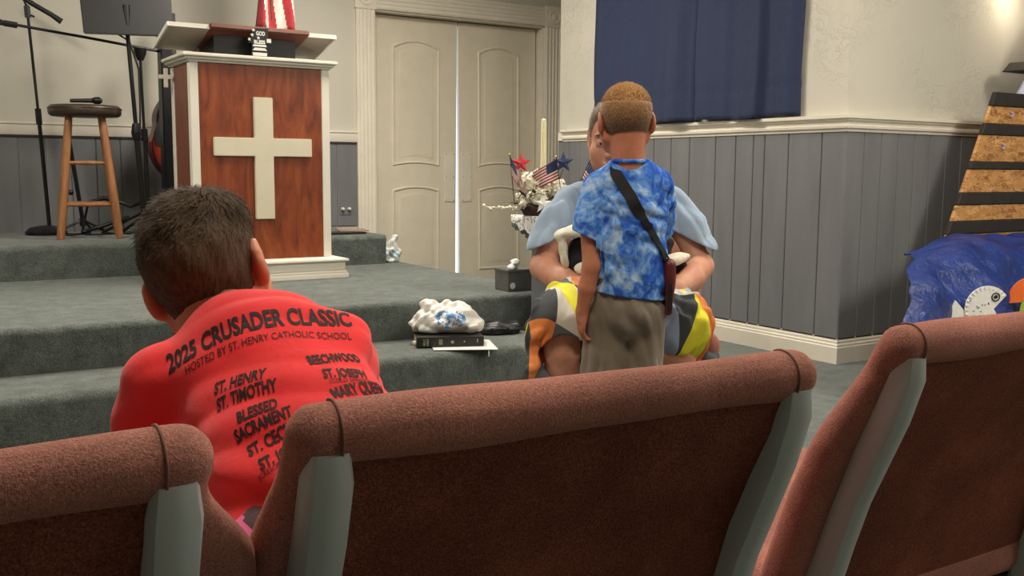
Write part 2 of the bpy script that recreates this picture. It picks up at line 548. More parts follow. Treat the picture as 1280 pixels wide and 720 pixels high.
        if bev:
            es = [e for e in bm.edges if len(e.link_faces) == 2 and e.calc_face_angle() > .6]
            bmesh.ops.bevel(bm, geom=es, offset=bev, segments=seg, affect='EDGES', clamp_overlap=True)
        if solid:
            bmesh.ops.solidify(bm, geom=bm.faces[:], thickness=solid)
        bm.to_mesh(me); bm.free()
        if smooth is not None:
            me.shade_smooth()
            if smooth < 3.1:
                me.set_sharp_from_angle(angle=smooth)
        o = bpy.data.objects.new(name, me)
        COL.objects.link(o)
        if loc is not None:
            o.location = loc
        if parent is not None:
            o.parent = parent
            INV[o.name] = INV.get(parent.name, Matrix())
        else:
            INV[o.name] = Matrix.Translation(Vector(loc)).inverted() if loc is not None else Matrix()
        return o

def tag(o, label=None, cat=None, group=None, kind=None):
    if label: o['label'] = label
    if cat: o['category'] = cat
    if group: o['group'] = group
    if kind: o['kind'] = kind
    return o
def struct(o):
    o['kind'] = 'structure'
    return o
def thing(name, label, cat, loc=(0, 0, 0), rz=0, group=None):
    o = bpy.data.objects.new(name, None)
    o.empty_display_size = .1
    o.location = loc
    o.rotation_euler = (0, 0, rz)
    COL.objects.link(o)
    INV[o.name] = (Matrix.Translation(Vector(loc)) @ Matrix.Rotation(rz, 4, 'Z')).inverted()
    return tag(o, label, cat, group)
def copy_tree(o, parent=None):
    c = o.copy()
    COL.objects.link(c)
    if parent is not None:
        c.parent = parent
    for ch in list(o.children):
        copy_tree(ch, c)
    return c
def text_mb(body, size, width=None, bold=0.0, mb=None, O=(0, 0, 0), U=(1, 0, 0), V=(0, 0, 1), align='LEFT', cut=0):
    """lettering from the built-in font as flat mesh, laid on plane O,U,V"""
    cu = bpy.data.curves.new('lettering', 'FONT')
    cu.body = body; cu.size = size; cu.align_x = align
    cu.offset = bold
    cu.resolution_u = 3
    ob = bpy.data.objects.new('lettering', cu)
    COL.objects.link(ob)
    dg = bpy.context.evaluated_depsgraph_get()
    me = bpy.data.meshes.new_from_object(ob.evaluated_get(dg))
    bpy.data.objects.remove(ob)
    bm = bmesh.new(); bm.from_mesh(me)
    bmesh.ops.triangulate(bm, faces=bm.faces)
    if cut:
        for _ in range(3):
            es = [e for e in bm.edges if e.calc_length() > cut]
            if not es: break
            bmesh.ops.subdivide_edges(bm, edges=es, cuts=1)
            bmesh.ops.triangulate(bm, faces=bm.faces)
    xs = [v.co.x for v in bm.verts]
    x0, x1 = min(xs), max(xs)
    sx = 1.0 if width is None else width / (x1 - x0)
    bm.verts.index_update()
    O, U, V = Vector(O), Vector(U), Vector(V)
    off = x0 if align == 'LEFT' else (x0 + x1) / 2
    pts = [O + U * ((v.co.x - off) * sx) + V * v.co.y for v in bm.verts]
    fs = [tuple(v.index for v in f.verts) for f in bm.faces]
    bm.free()
    mb = mb or MB()
    mb.add(pts, fs)
    return mb

def sweep(mb, path, prof, outs):
    """profile [(out,z)] swept along a path of plan points with mitred corners; outs: outward 2-D normals per segment"""
    rings = []
    n = len(path)
    for i in range(n):
        if i == 0: d = Vector(outs[0])
        elif i == n - 1: d = Vector(outs[-1])
        else:
            a, b = Vector(outs[i - 1]), Vector(outs[i])
            s_ = a + b
            d = s_ / (1 + a.dot(b))
        rings.append([(path[i][0] + d[0] * o, path[i][1] + d[1] * o, z) for o, z in prof])
    k = len(prof)
    vs = [p for r in rings for p in r]
    fs = []
    for i in range(n - 1):
        for j in range(k):
            j2 = (j + 1) % k
            fs.append((i * k + j, i * k + j2, (i + 1) * k + j2, (i + 1) * k + j))
    fs.append(tuple(range(k))); fs.append(tuple((n - 1) * k + j for j in range(k)))
    mb.add(vs, fs)

# ------------------------------------------------------------------ signed-distance modelling for soft bodies
class SDF:
    def __init__(s, lo, hi, h):
        s.lo = np.array(lo, np.float32); s.h = h
        s.n = np.ceil((np.array(hi) - np.array(lo)) / h).astype(int) + 1
        s.D = np.full(tuple(s.n), .2, np.float32)
        s.ax = [(s.lo[i] + h * np.arange(s.n[i])).astype(np.float32) for i in range(3)]
    def apply(s, f, lo, hi, k=.01, op='+'):
        mrg = k + 3 * s.h
        i0 = [max(0, int((lo[i] - mrg - s.lo[i]) / s.h)) for i in range(3)]
        i1 = [min(int(s.n[i]), int((hi[i] + mrg - s.lo[i]) / s.h) + 2) for i in range(3)]
        if any(i1[i] <= i0[i] for i in range(3)):
            return s
        sl = tuple(slice(i0[i], i1[i]) for i in range(3))
        X = s.ax[0][sl[0]][:, None, None]; Y = s.ax[1][sl[1]][None, :, None]; Z = s.ax[2][sl[2]][None, None, :]
        d = f(X, Y, Z)
        A = s.D[sl]
        if op == '+':
            if k > 1e-6:
                hh = np.maximum(k - np.abs(A - d), 0) / k
                s.D[sl] = np.minimum(A, d) - hh * hh * k * .25
            else:
                s.D[sl] = np.minimum(A, d)
        else:
            nd = -d if op == '-' else d
            if k > 1e-6:
                hh = np.maximum(k - np.abs(A - nd), 0) / k
                s.D[sl] = np.maximum(A, nd) + hh * hh * k * .25
            else:
                s.D[sl] = np.maximum(A, nd)
        return s
    def cap(s, a, b, ra, rb=None, k=.02, op='+', sq=None):
        """tapered capsule; sq = (axis, factor) flattens it along an axis"""
        rb = ra if rb is None else rb
        a = np.array(a, np.float32); b = np.array(b, np.float32)
        ab = b - a
        R = max(ra, rb)
        if sq is not None:
            q = np.array(sq[0], np.float32); q /= np.linalg.norm(q); g = 1 / sq[1] - 1
            ab = ab + q * (ab @ q) * g
        L = max(float(ab @ ab), 1e-9)
        def f(X, Y, Z):
            x, y, z = X - a[0], Y - a[1], Z - a[2]
            if sq is not None:
                dq = (x * q[0] + y * q[1] + z * q[2]) * g
                x, y, z = x + q[0] * dq, y + q[1] * dq, z + q[2] * dq
            t = np.clip((x * ab[0] + y * ab[1] + z * ab[2]) / L, 0, 1)
            d = np.sqrt((x - ab[0] * t) ** 2 + (y - ab[1] * t) ** 2 + (z - ab[2] * t) ** 2) - (ra + (rb - ra) * t)
            return d * (min(sq[1], 1) ** .5 if sq is not None else 1)
        m_ = R * (max(1, sq[1]) if sq is not None else 1)
        return s.apply(f, np.minimum(a, b if sq is None else np.array(b)) - m_, np.maximum(a, b) + m_, k, op)
    def path(s, pts, rs, k=.015, op='+', sq=None):
        for i in range(len(pts) - 1):
            s.cap(pts[i], pts[i + 1], rs[i], rs[i + 1], k if i == 0 else min(k, .006), op, sq)
        return s
    def ell(s, c, r, k=.02, op='+', rot=None):
        c = np.array(c, np.float32); r = np.array(r, np.float32)
        Rm = np.array(rot, np.float32) if rot is not None else None   # rows are the local axes
        mr = float(r.min())
        def f(X, Y, Z):
            x, y, z = X - c[0], Y - c[1], Z - c[2]
            if Rm is not None:
                x, y, z = (Rm[i][0] * x + Rm[i][1] * y + Rm[i][2] * z for i in range(3))
            k0 = np.sqrt((x / r[0]) ** 2 + (y / r[1]) ** 2 + (z / r[2]) ** 2)
            k1 = np.sqrt((x / r[0] ** 2) ** 2 + (y / r[1] ** 2) ** 2 + (z / r[2] ** 2) ** 2)
            return k0 * (k0 - 1) / np.maximum(k1, 1e-4)
        mx = float(r.max()) if Rm is not None else r
        return s.apply(f, c - mx, c + mx, k, op)
    def box(s, c, hs, rd=.005, k=.01, op='+', rot=None):
        c = np.array(c, np.float32); hs = np.array(hs, np.float32)
        Rm = np.array(rot, np.float32) if rot is not None else None
        def f(X, Y, Z):
            x, y, z = X - c[0], Y - c[1], Z - c[2]
            if Rm is not None:
                x, y, z = (Rm[i][0] * x + Rm[i][1] * y + Rm[i][2] * z for i in range(3))
            qx, qy, qz = np.abs(x) - hs[0] + rd, np.abs(y) - hs[1] + rd, np.abs(z) - hs[2] + rd
            return np.sqrt(np.maximum(qx, 0) ** 2 + np.maximum(qy, 0) ** 2 + np.maximum(qz, 0) ** 2) + np.minimum(np.maximum(np.maximum(qx, qy), qz), 0) - rd
        mx = float(np.linalg.norm(hs)) if Rm is not None else hs
        return s.apply(f, c - mx, c + mx, k, op)
    def cut(s, p, n, k=.004):
        """keep the side the normal points away from"""
        n = np.array(n, np.float32); n /= np.linalg.norm(n)
        p = np.array(p, np.float32)
        hi = s.lo + s.h * s.n
        return s.apply(lambda X, Y, Z: (X - p[0]) * n[0] + (Y - p[1]) * n[1] + (Z - p[2]) * n[2], s.lo, hi, k, 'i')
    def disp(s, fn):
        X, Y, Z = s.ax[0][:, None, None], s.ax[1][None, :, None], s.ax[2][None, None, :]
        idx = np.nonzero(np.abs(s.D) < .03)
        s.D[idx] += fn(s.ax[0][idx[0]], s.ax[1][idx[1]], s.ax[2][idx[2]]).astype(np.float32)
        return s
    def mesh(s):
        D = s.D; I = D < 0
        nx, ny, nz = D.shape
        cs = [(0, 0, 0), (1, 0, 0), (0, 1, 0), (1, 1, 0), (0, 0, 1), (1, 0, 1), (0, 1, 1), (1, 1, 1)]
        cnt = np.zeros((nx - 1, ny - 1, nz - 1), np.int8)
        for c in cs:
            cnt += I[c[0]:nx - 1 + c[0], c[1]:ny - 1 + c[1], c[2]:nz - 1 + c[2]]
        cell = np.nonzero((cnt > 0) & (cnt < 8))
        N = len(cell[0])
        cid = np.full(cnt.shape, -1, np.int64); cid[cell] = np.arange(N)
        vals = np.stack([D[cell[0] + c[0], cell[1] + c[1], cell[2] + c[2]] for c in cs], 1)
        ca = np.array(cs, np.float32)
        edges = [(0, 1), (2, 3), (4, 5), (6, 7), (0, 2), (1, 3), (4, 6), (5, 7), (0, 4), (1, 5), (2, 6), (3, 7)]
        acc = np.zeros((N, 3), np.float32); num = np.zeros(N, np.float32)
        for a, b in edges:
            va, vb = vals[:, a], vals[:, b]
            mk = (va < 0) != (vb < 0)
            t = np.where(mk, va / np.where(mk, va - vb, 1), 0)
            p = ca[a] + (ca[b] - ca[a]) * t[:, None]
            acc += p * mk[:, None]; num += mk
        P = acc / num[:, None] + np.stack(cell, 1)
        P = s.lo + P * s.h
        F = []
        for ax in range(3):
            sl0 = [slice(None)] * 3; sl1 = [slice(None)] * 3
            sl0[ax] = slice(0, -1); sl1[ax] = slice(1, None)
            A, B = I[tuple(sl0)], I[tuple(sl1)]
            o1, o2 = (ax + 1) % 3, (ax + 2) % 3
            for flip in (0, 1):
                e = np.array(np.nonzero((A & ~B) if not flip else (~A & B))).T
                if not len(e): continue
                ok = (e[:, o1] >= 1) & (e[:, o2] >= 1) & (e[:, o1] < cnt.shape[o1]) & (e[:, o2] < cnt.shape[o2])
                e = e[ok]
                q = []
                for d1, d2 in ((0, 0), (-1, 0), (-1, -1), (0, -1)):
                    c = e.copy(); c[:, o1] += d1; c[:, o2] += d2
                    q.append(cid[c[:, 0], c[:, 1], c[:, 2]])
                q = np.stack(q, 1)
                F.append(q[:, ::-1] if flip else q)
        F = np.concatenate(F)
        return P, F
def np_mesh(name, P, F, mats, parent=None, pick=None):
    me = bpy.data.meshes.new(name)
    me.vertices.add(len(P)); me.vertices.foreach_set('co', np.ascontiguousarray(P, np.float32).ravel())
    k = F.shape[1]
    me.loops.add(F.size); me.loops.foreach_set('vertex_index', F.astype(np.int32).ravel())
    me.polygons.add(len(F)); me.polygons.foreach_set('loop_start', np.arange(0, F.size, k, dtype=np.int32))
    mats = mats if isinstance(mats, (list, tuple)) else [mats]
    for mm in mats: me.materials.append(M[mm])
    if pick is not None:
        me.polygons.foreach_set('material_index', pick(P[F].mean(1)).astype(np.int32))
    me.update(calc_edges=True)
    me.shade_smooth()
    o = bpy.data.objects.new(name, me)
    COL.objects.link(o)
    if parent is not None:
        o.parent = parent; INV[o.name] = INV[parent.name]
    return o
def bvh(P, F):
    return BVHTree.FromPolygons([tuple(map(float, p)) for p in P], [tuple(map(int, f)) for f in F])

def wob(amp, fx, seed=0, oct=2):
    """cheap smooth folds: sums of sines in rotated directions"""
    rng = random.Random(seed)
    ds = []
    for o in range(oct):
        for _ in range(3):
            d = Vector((rng.uniform(-1, 1), rng.uniform(-1, 1), rng.uniform(-1, 1))).normalized() * fx * (1.9 ** o)
            ds.append((d, rng.uniform(0, 6.28), amp / (1.7 ** o) / 2))
    def f(x, y, z):
        t = 0
        for d, ph, a in ds:
            t = t + a * np.sin(x * d[0] + y * d[1] + z * d[2] + ph)
        return t
    return f
def folds(amp, fx, seed=0, n=5, zs=.5):
    """cloth folds: soft-ridged waves in warped directions"""
    rng = random.Random(seed)
    ds = []
    for _ in range(n):
        d = Vector((rng.uniform(-1, 1), rng.uniform(-1, 1), rng.uniform(-1, 1) * zs)).normalized() * fx * rng.uniform(.7, 1.5)
        e = Vector((rng.uniform(-1, 1), rng.uniform(-1, 1), rng.uniform(-1, 1))).normalized() * fx * .45
        ds.append((d, e, rng.uniform(0, 6.28), rng.uniform(0, 6.28)))
    def f(x, y, z):
        t = 0
        for d, e, p, q in ds:
            m_ = .5 + .5 * np.sin(x * e[0] + y * e[1] + z * e[2] + q)
            s_ = np.sin(x * d[0] + y * d[1] + z * d[2] + p + 1.6 * m_)
            t = t + (amp / n * 1.6) * m_ * (1 - 2 * np.sqrt(s_ * s_ + .03))
        return t
    return f
def clampf(v, a, b): return max(a, min(b, v))

# head in its own frame (right, forward, up); s=1 is an adult head 0.235 high
def head(S, c, r, f, u, s=1.0, kid=False, open_mouth=False):
    c, r, f, u = (np.array(q, np.float32) for q in (c, r, f, u))
    rot = np.stack([r, f, u])
    W = lambda x, y, z: c + (r * x + f * y + u * z) * s
    E = lambda p, q, k=.02, op='+', rm=rot: S.ell(W(*p), np.array(q) * s, k * s, op, rm)
    Cp = lambda a, b, ra, rb, k=.01, op='+': S.cap(W(*a), W(*b), ra * s, rb * s, k * s, op)
    E((0, -.014, .036), (.074, .093, .081), .02)
    E((0, .018, -.02), (.064, .075, .08), .03)
    E((0, .03, -.062), (.046 if kid else .05, .052, .046), .03)
    E((0, .073, -.094), (.02, .015, .016), .02)
    for sx in (-1, 1):
        E((sx * .046, .052, -.03), (.026, .026, .028), .02)          # cheeks
        Cp((sx * .048, .05, -.07), (sx * .062, .0, -.045), .016, .018, .02)  # jaw
        Cp((sx * .014, .088, .026), (sx * .046, .076, .028), .008, .007, .012)  # brow ridge
        E((sx * .032, .094, .006), (.017, .014, .011), .012, '-')     # eye socket
        E((sx * .032, .076, .006), (.0135, .0135, .0135), .002)       # lids over the eyeball
        Cp((sx * .018, .088, .001), (sx * .046, .08, .0), .0035, .003, .005)  # lower lid
        Cp((sx * .018, .09, .013), (sx * .046, .081, .012), .004, .0035, .005)  # upper lid
        # ear: rim, bowl and lobe
        eo = .004 if kid else 0
        er = np.stack([r * .94 + f * .34 * sx, f * .94 - r * .34 * sx, u])
        E((sx * (.079 + eo), -.012, -.002), (.009 + eo * .5, .02, .033 + eo * .6), .008, '+', er)
        E((sx * (.086 + eo), -.006, .002), (.006, .012, .021), .005, '-', er)
        Cp((sx * (.083 + eo), -.026, .012), (sx * (.083 + eo), -.028, -.006), .0045, .0045, .004)
        Cp((sx * (.083 + eo), -.026, .012), (sx * (.081 + eo), -.008, .033), .0045, .004, .004)
        E((sx * .077, -.002, -.03), (.006, .009, .009), .006)
        E((sx * .0105, .1, -.03), (.0075, .008, .0065), .006)        # nostril wings
    Cp((0, .09, .014), (0, .108, -.025), .0075, .0105, .012)          # nose
    E((0, .09, -.058), (.025, .012, .006), .008)                      # upper lip
    E((0, .088, -.069), (.021, .012, .0065), .008)                    # lower lip
    if open_mouth:
        E((0, .103, -.0635), (.018, .012, .004), .003, '-')
    else:
        Cp((-.02, .103, -.063), (.02, .103, -.063), .0016, .0016, .003, '-')
    return W
def hair_cap(h, c, r, f, u, s, grow, zcut, front, sideburn=.0, top=0.0, extra=None, seed=3, bumpy=.0):
    """hair volume: a skull shell grown outward, cut at nape, ears and forehead"""
    c, r, f, u = (np.array(q, np.float32) for q in (c, r, f, u))
    rot = np.stack([r, f, u])
    W = lambda x, y, z: c + (r * x + f * y + u * z) * s
    R = .14 * s
    S = SDF(c - R, c + R, h)
    S.ell(W(0, -.014, .036), (np.array((.074, .093, .081)) + grow) * s, .0, '+', rot)
    S.ell(W(0, .012, -.02), (np.array((.064, .07, .078)) + grow * .8) * s, .03 * s, '+', rot)
    if top:
        S.ell(W(0, .0, .07), np.array((.062, .085, .05 + top)) * s, .03 * s, '+', rot)
    if extra: extra(S, W)
    # keep behind the face line, above the nape line, around the ears
    S.cut(W(0, front, .03), f * .92 - u * .38, .006)
    S.cut(W(0, -.05, zcut), -u * .9 + f * .42, .008)
    for sx in (-1, 1):
        S.ell(W(sx * .085, .002, -.008), np.array((.03, .026, .036)) * s, .006, '-', rot)
    if bumpy:
        S.disp(wob(bumpy, 140, seed, 2))
    return S, W

def blades(name, P, F, parent, mats, count, length, width, flow, keep=None, seed=1, lift=.5, pick=None):
    """short hairs: tapered three-face strips standing on a surface, joined as one part"""
    rng = random.Random(seed)
    vs, fs, mi = [], [], []
    nF = len(F)
    t = 0
    while len(fs) < count * 2 and t < count * 6:
        t += 1
        q = F[rng.randrange(nF)]
        a, b, c_, d = (Vector(map(float, P[i])) for i in q)
        p = a.lerp(b, rng.random()).lerp(d.lerp(c_, rng.random()), rng.random())
        n = (c_ - a).cross(d - b)
        if n.length < 1e-12: continue
        n.normalize()
        if keep is not None and not keep(p, n): continue
        L = length(p) * rng.uniform(.7, 1.25)
        fl = Vector(flow(p, n)); fl = fl - n * fl.dot(n)
        if fl.length > 1e-6: fl.normalize()
        fl += Vector((rng.gauss(0, .25), rng.gauss(0, .25), rng.gauss(0, .25)))
        dr = (n * lift + fl * (1 - lift)).normalized()
        sd = dr.cross(n)
        sd = sd.normalized() * width if sd.length > 1e-6 else n.orthogonal() * width
        mid = p + dr * L * .55
        tip = p + (dr * .75 + fl * .5).normalized() * L
        o = len(vs)
        p0 = p - n * .001
        vs += [p0 - sd, p0 + sd, mid + sd * .7, mid - sd * .7, tip]
        fs += [(o, o + 1, o + 2, o + 3), (o + 3, o + 2, o + 4)]
        k = pick(p) if pick else 0
        mi += [k, k]
    mb = MB(); mb.v = vs; mb.f = fs; mb.m = mi
    o = mb.build(name, mats, parent, fix=False, smooth=3.2)
    return o
def finger(S, base, dirv, side, lens, r, curl, k=.004):
    """one finger of three bending segments; curl turns each joint towards -side"""
    p = Vector(base); d = Vector(dirv).normalized(); s_ = Vector(side).normalized()
    ax = d.cross(s_)
    pts = [tuple(p)]
    for i, L in enumerate(lens):
        d = Matrix.Rotation(curl[i], 3, ax) @ d
        p = p + d * L
        pts.append(tuple(p))
    rr = [r, r * .96, r * .88, r * .78]
    S.path(pts, rr[:len(pts)], k)
    return pts
def hand(S, wrist, d, palm, thumb_side, s=1.0, curl=.35, spread=.06, tcurl=.3):
    """wrist point, direction along the hand, palm normal, side the thumb is on; s=1 is an adult hand 0.19 long"""
    w = Vector(wrist); d = Vector(d).normalized(); n = Vector(palm); n = (n - d * n.dot(d)).normalized()
    t = Vector(thumb_side); t = (t - d * t.dot(d) - n * t.dot(n)).normalized()
    rot = np.array([t, d, n], np.float32)
    S.cap(w, w + d * .03 * s, .024 * s, .026 * s, .012)
    S.ell(w + d * .058 * s, (np.array((.041, .05, .0155)) * s), .012, '+', rot)
    S.ell(w + d * .04 * s + t * .026 * s + n * .006 * s, np.array((.017, .03, .015)) * s, .01, '+', rot)
    L = [(.043, .026, .021), (.047, .03, .023), (.044, .028, .022), (.034, .021, .019)]
    for i in range(4):
        off = (1.5 - i)
        b = w + d * (.094 - abs(i - 1.2) * .004) * s + t * off * .0195 * s
        dd = (d + t * off * spread).normalized()
        finger(S, b, dd, n, [x * s for x in L[i]], (.0088 if i < 3 else .0076) * s, [curl * .7, curl * 1.1, curl * .9], .004)
    tb = w + d * .034 * s + t * .033 * s + n * .006 * s
    finger(S, tb, (d * .62 + t * .72 + n * .28), n, [.036 * s, .031 * s, .025 * s], .0102 * s, [tcurl * .5, tcurl, tcurl], .006)

# ------------------------------------------------------------------ room shell
XA, YB, YD = 4.197, 3.404, 7.22
P_, S_, U_ = .3785, .1917, .5721
RT, RB, BT = 1.2985, 1.2131, .134
X0R, X1R, Y0R, Y2R = -3.2, 8.2, -4.0, 5.97
struct(MB().bx(X0R, X1R, Y0R, YD + .2, -.06, 0).build('floor', 'carpet'))
struct(MB().bx(X0R - .2, X1R + .2, Y0R - .2, YD + .3, CEIL, CEIL + .08).build('ceiling', 'ceiling'))
struct(MB().bx(X0R - .12, X0R, Y0R, YD, 0, CEIL).build('wall_left', 'wall'))
struct(MB().bx(X0R - .12, X1R + .12, Y0R - .12, Y0R, 0, CEIL).build('wall_rear', 'wall'))
struct(MB().bx(X1R, X1R + .12, Y0R, YB, 0, CEIL).build('wall_far_right', 'wall'))
DX0, DX1, DZ = 3.294, 4.904, 2.245
mb = MB()
mb.bx(X0R - .12, DX0, YD, YD + .16, 0, CEIL); mb.bx(DX1, 5.6, YD, YD + .16, 0, CEIL); mb.bx(DX0, DX1, YD, YD + .16, DZ, CEIL)
wall_back = struct(mb.build('wall_back', 'wallsmooth'))
wall_right = struct(MB().bx(XA, XA + .14, YB, Y2R, 0, CEIL).build('wall_right', 'wall'))
wall_side = struct(MB().bx(XA + .14, X1R + .12, YB, YB + .14, 0, CEIL).build('wall_front_right', 'wall'))
struct(MB().bx(XA + .14, 5.6, Y2R - .14, Y2R, 0, CEIL).build('wall_return', 'wall'))
struct(MB().bx(5.6, 5.74, Y2R - .14, YD + .16, 0, CEIL).build('wall_passage', 'wall'))

# tongue-and-groove wainscot: every board a piece of its own
def plank_row(parent, edges, place, z0, z1):
    for a, b in zip(edges[:-1], edges[1:]):
        g = .0022
        mb = MB()
        place(mb, a + g, b - g, z0, z1)
        mb.build('plank', 'plank', parent, bev=.0035, seg=1)
pa = [3.404 - .012, 3.549, 3.777, 3.951, 4.036, 4.175, 4.34, 4.565, 4.735, 4.9, 5.07, 5.2, 5.36, 5.53, 5.7, 5.83, 5.97]
plank_row(wall_right, pa, lambda m_, a, b, z0, z1: m_.bx(XA - .012, XA, a, b, z0, z1), BT - .01, RB + .01)
pb = [XA - .012 + .0001, 4.331, 4.471, 4.611, 4.75, 4.889, 5.028]
while pb[-1] < 8.0: pb.append(pb[-1] + .14)
plank_row(wall_side, pb, lambda m_, a, b, z0, z1: m_.bx(a, b, YB - .012, YB, z0, z1), BT - .01, RB + .01)
pk = [-3.2]
while pk[-1] < 3.0: pk.append(round(pk[-1] + .158, 3))
pk[-1] = 3.137
plank_row(wall_back, pk, lambda m_, a, b, z0, z1: m_.bx(a, b, YD - .012, YD, z0, z1), U_ - .01, RB + .01)
plank_row(wall_back, [5.08, 5.24, 5.4, 5.6], lambda m_, a, b, z0, z1: m_.bx(a, b, YD - .012, YD, z0, z1), BT, RB + .01)

# chair rail and baseboard with mitred corner
RAIL = [(0, RB), (.018, RB), (.02, RB + .012), (.03, RB + .018), (.032, RB + .03), (.022, RB + .04), (.022, RB + .052), (.034, RB + .056), (.036, RB + .062), (.046, RB + .068), (.046, RT), (0, RT)]
BASE = [(0, 0), (.026, 0), (.026, .085), (.022, .09), (.022, .1), (.016, .106), (.016, .118), (.012, .122), (.012, BT), (0, BT)]
mb = MB(); sweep(mb, [(XA, 5.9), (XA, YB), (8.2, YB)], RAIL, [(-1, 0), (0, -1)])
struct(mb.build('trim_1', 'trimw', smooth=.5))
mb = MB(); sweep(mb, [(XA, Y2R), (XA, YB), (8.2, YB)], BASE, [(-1, 0), (0, -1)])
struct(mb.build('baseboard_right', 'trimw', smooth=.5))
mb = MB(); mb.bx(XA - .012, XA, 5.9, Y2R, RB - .002, RT - .02)
struct(mb.build('trim_2', 'trimw'))
mb = MB(); sweep(mb, [(-3.2, YD), (3.137, YD)], [(0, RB), (.014, RB), (.02, RB + .014), (.02, RT - .02), (.028, RT - .012), (.028, RT), (0, RT)], [(0, -1)])
struct(mb.build('trim_3', 'trimw', smooth=.5))
mb = MB(); mb.bx(-3.2, 3.13, YD - .02, YD - .011, RB - .014, RB + .001)  # thin dark strip standing in for the shadow line under the rail
struct(mb.build('trim_4', 'batten'))

# stage: step, platform, rear level with rounded carpeted noses
def carpet_level(name, x0, x1, ynose, yback, z, r=.032):
    pts = [(yback, 0), (ynose + .012, 0), (ynose + .004, z - r * 1.6)]
    for k in range(7):
        a = math.pi / 2 * k / 6
        pts.append((ynose + r - r * math.cos(a), z - r + r * math.sin(a)))
    pts.append((yback, z))
    mb = MB()
    n = max(2, int((x1 - x0) / .06))
    rings = []
    for i in range(n + 1):
        x = x0 + (x1 - x0) * i / n
        e = .0035
        ring = []
        for (y, zz) in pts:
            q = mnoise.noise(Vector((x * 9, y * 14, zz * 14)))
            dy = e * q if 0 < zz else 0
            ring.append((x, y + dy, zz + (e * q * .6 if 0 < zz < z + 1 and y < yback else 0)))
        rings.append(ring)
    k = len(pts)
    vs = [p for rg in rings for p in rg]
    fs = [(i * k + j, i * k + (j + 1) % k, (i + 1) * k + (j + 1) % k, (i + 1) * k + j) for i in range(n) for j in range(k)]
    fs += [tuple(range(k)), tuple(n * k + j for j in range(k))]
    mb.add(vs, fs)
    return struct(mb.build(name, 'carpet', smooth=.7))
carpet_level('stage_step', X0R, 2.70, 3.80, 4.30, S_, .04)
carpet_level('stage_platform', X0R, 2.93, 4.205, YD, P_, .03)
carpet_level('stage_rear_level', X0R, 2.80, 5.97, YD, U_, .03)

# ------------------------------------------------------------------ doors
mb = MB()
for x0, x1, nf in ((DX0 - .157, DX0, 5), (DX1, DX1 + .17, 5)):
    w = x1 - x0
    mb.bx(x0, x1, YD - .022, YD, 0, DZ)
    for i in range(nf):
        xx = x0 + w * (i + .5) / nf
        mb.tube([(xx, YD - .022, .2), (xx, YD - .022, DZ)], w / nf * .36, 8, flat=.55, up=(1, 0, 0))
struct(mb.build('trim_5', 'trimw', smooth=.6))
mb = MB()
mb.bx(DX0, DX1, YD - .022, YD, DZ, DZ + .157)
for i in range(5):
    zz = DZ + .157 * (i + .5) / 5
    mb.tube([(DX0, YD - .022, zz), (DX1, YD - .022, zz)], .157 / 5 * .36, 8, flat=.55, up=(0, 0, 1))
struct(mb.build('trim_6', 'trimw', smooth=.6))
for i, xc in enumerate((DX0 - .079, DX1 + .085)):
    mb = MB()
    mb.box((xc, YD - .016, DZ + .08), (.18, .034, .178))
    mb.lathe([(.062, 0), (.06, .008), (.052, .008), (.045, .002), (.03, .002), (.022, .01), (.0, .012)], 24, (xc, YD - .033, DZ + .08), (math.pi / 2, 0, 0), cap=False)
    struct(mb.build('trim_%d' % (7 + i), 'trimw', bev=.003, smooth=.6))
mb = MB()   # jambs and the stop the doors close against
mb.bx(DX0, DX0 + .04, YD + .142, YD + .16, 0, DZ); mb.bx(DX1 - .04, DX1, YD + .142, YD + .16, 0, DZ); mb.bx(DX0, DX1, YD + .142, YD + .16, DZ - .05, DZ)
mb.bx(DX0, DX0 + .012, YD, YD + .16, 0, DZ); mb.bx(DX1 - .012, DX1, YD, YD + .16, 0, DZ); mb.bx(DX0, DX1, YD, YD + .16, DZ - .012, DZ)
struct(mb.build('trim_9', 'trimw'))

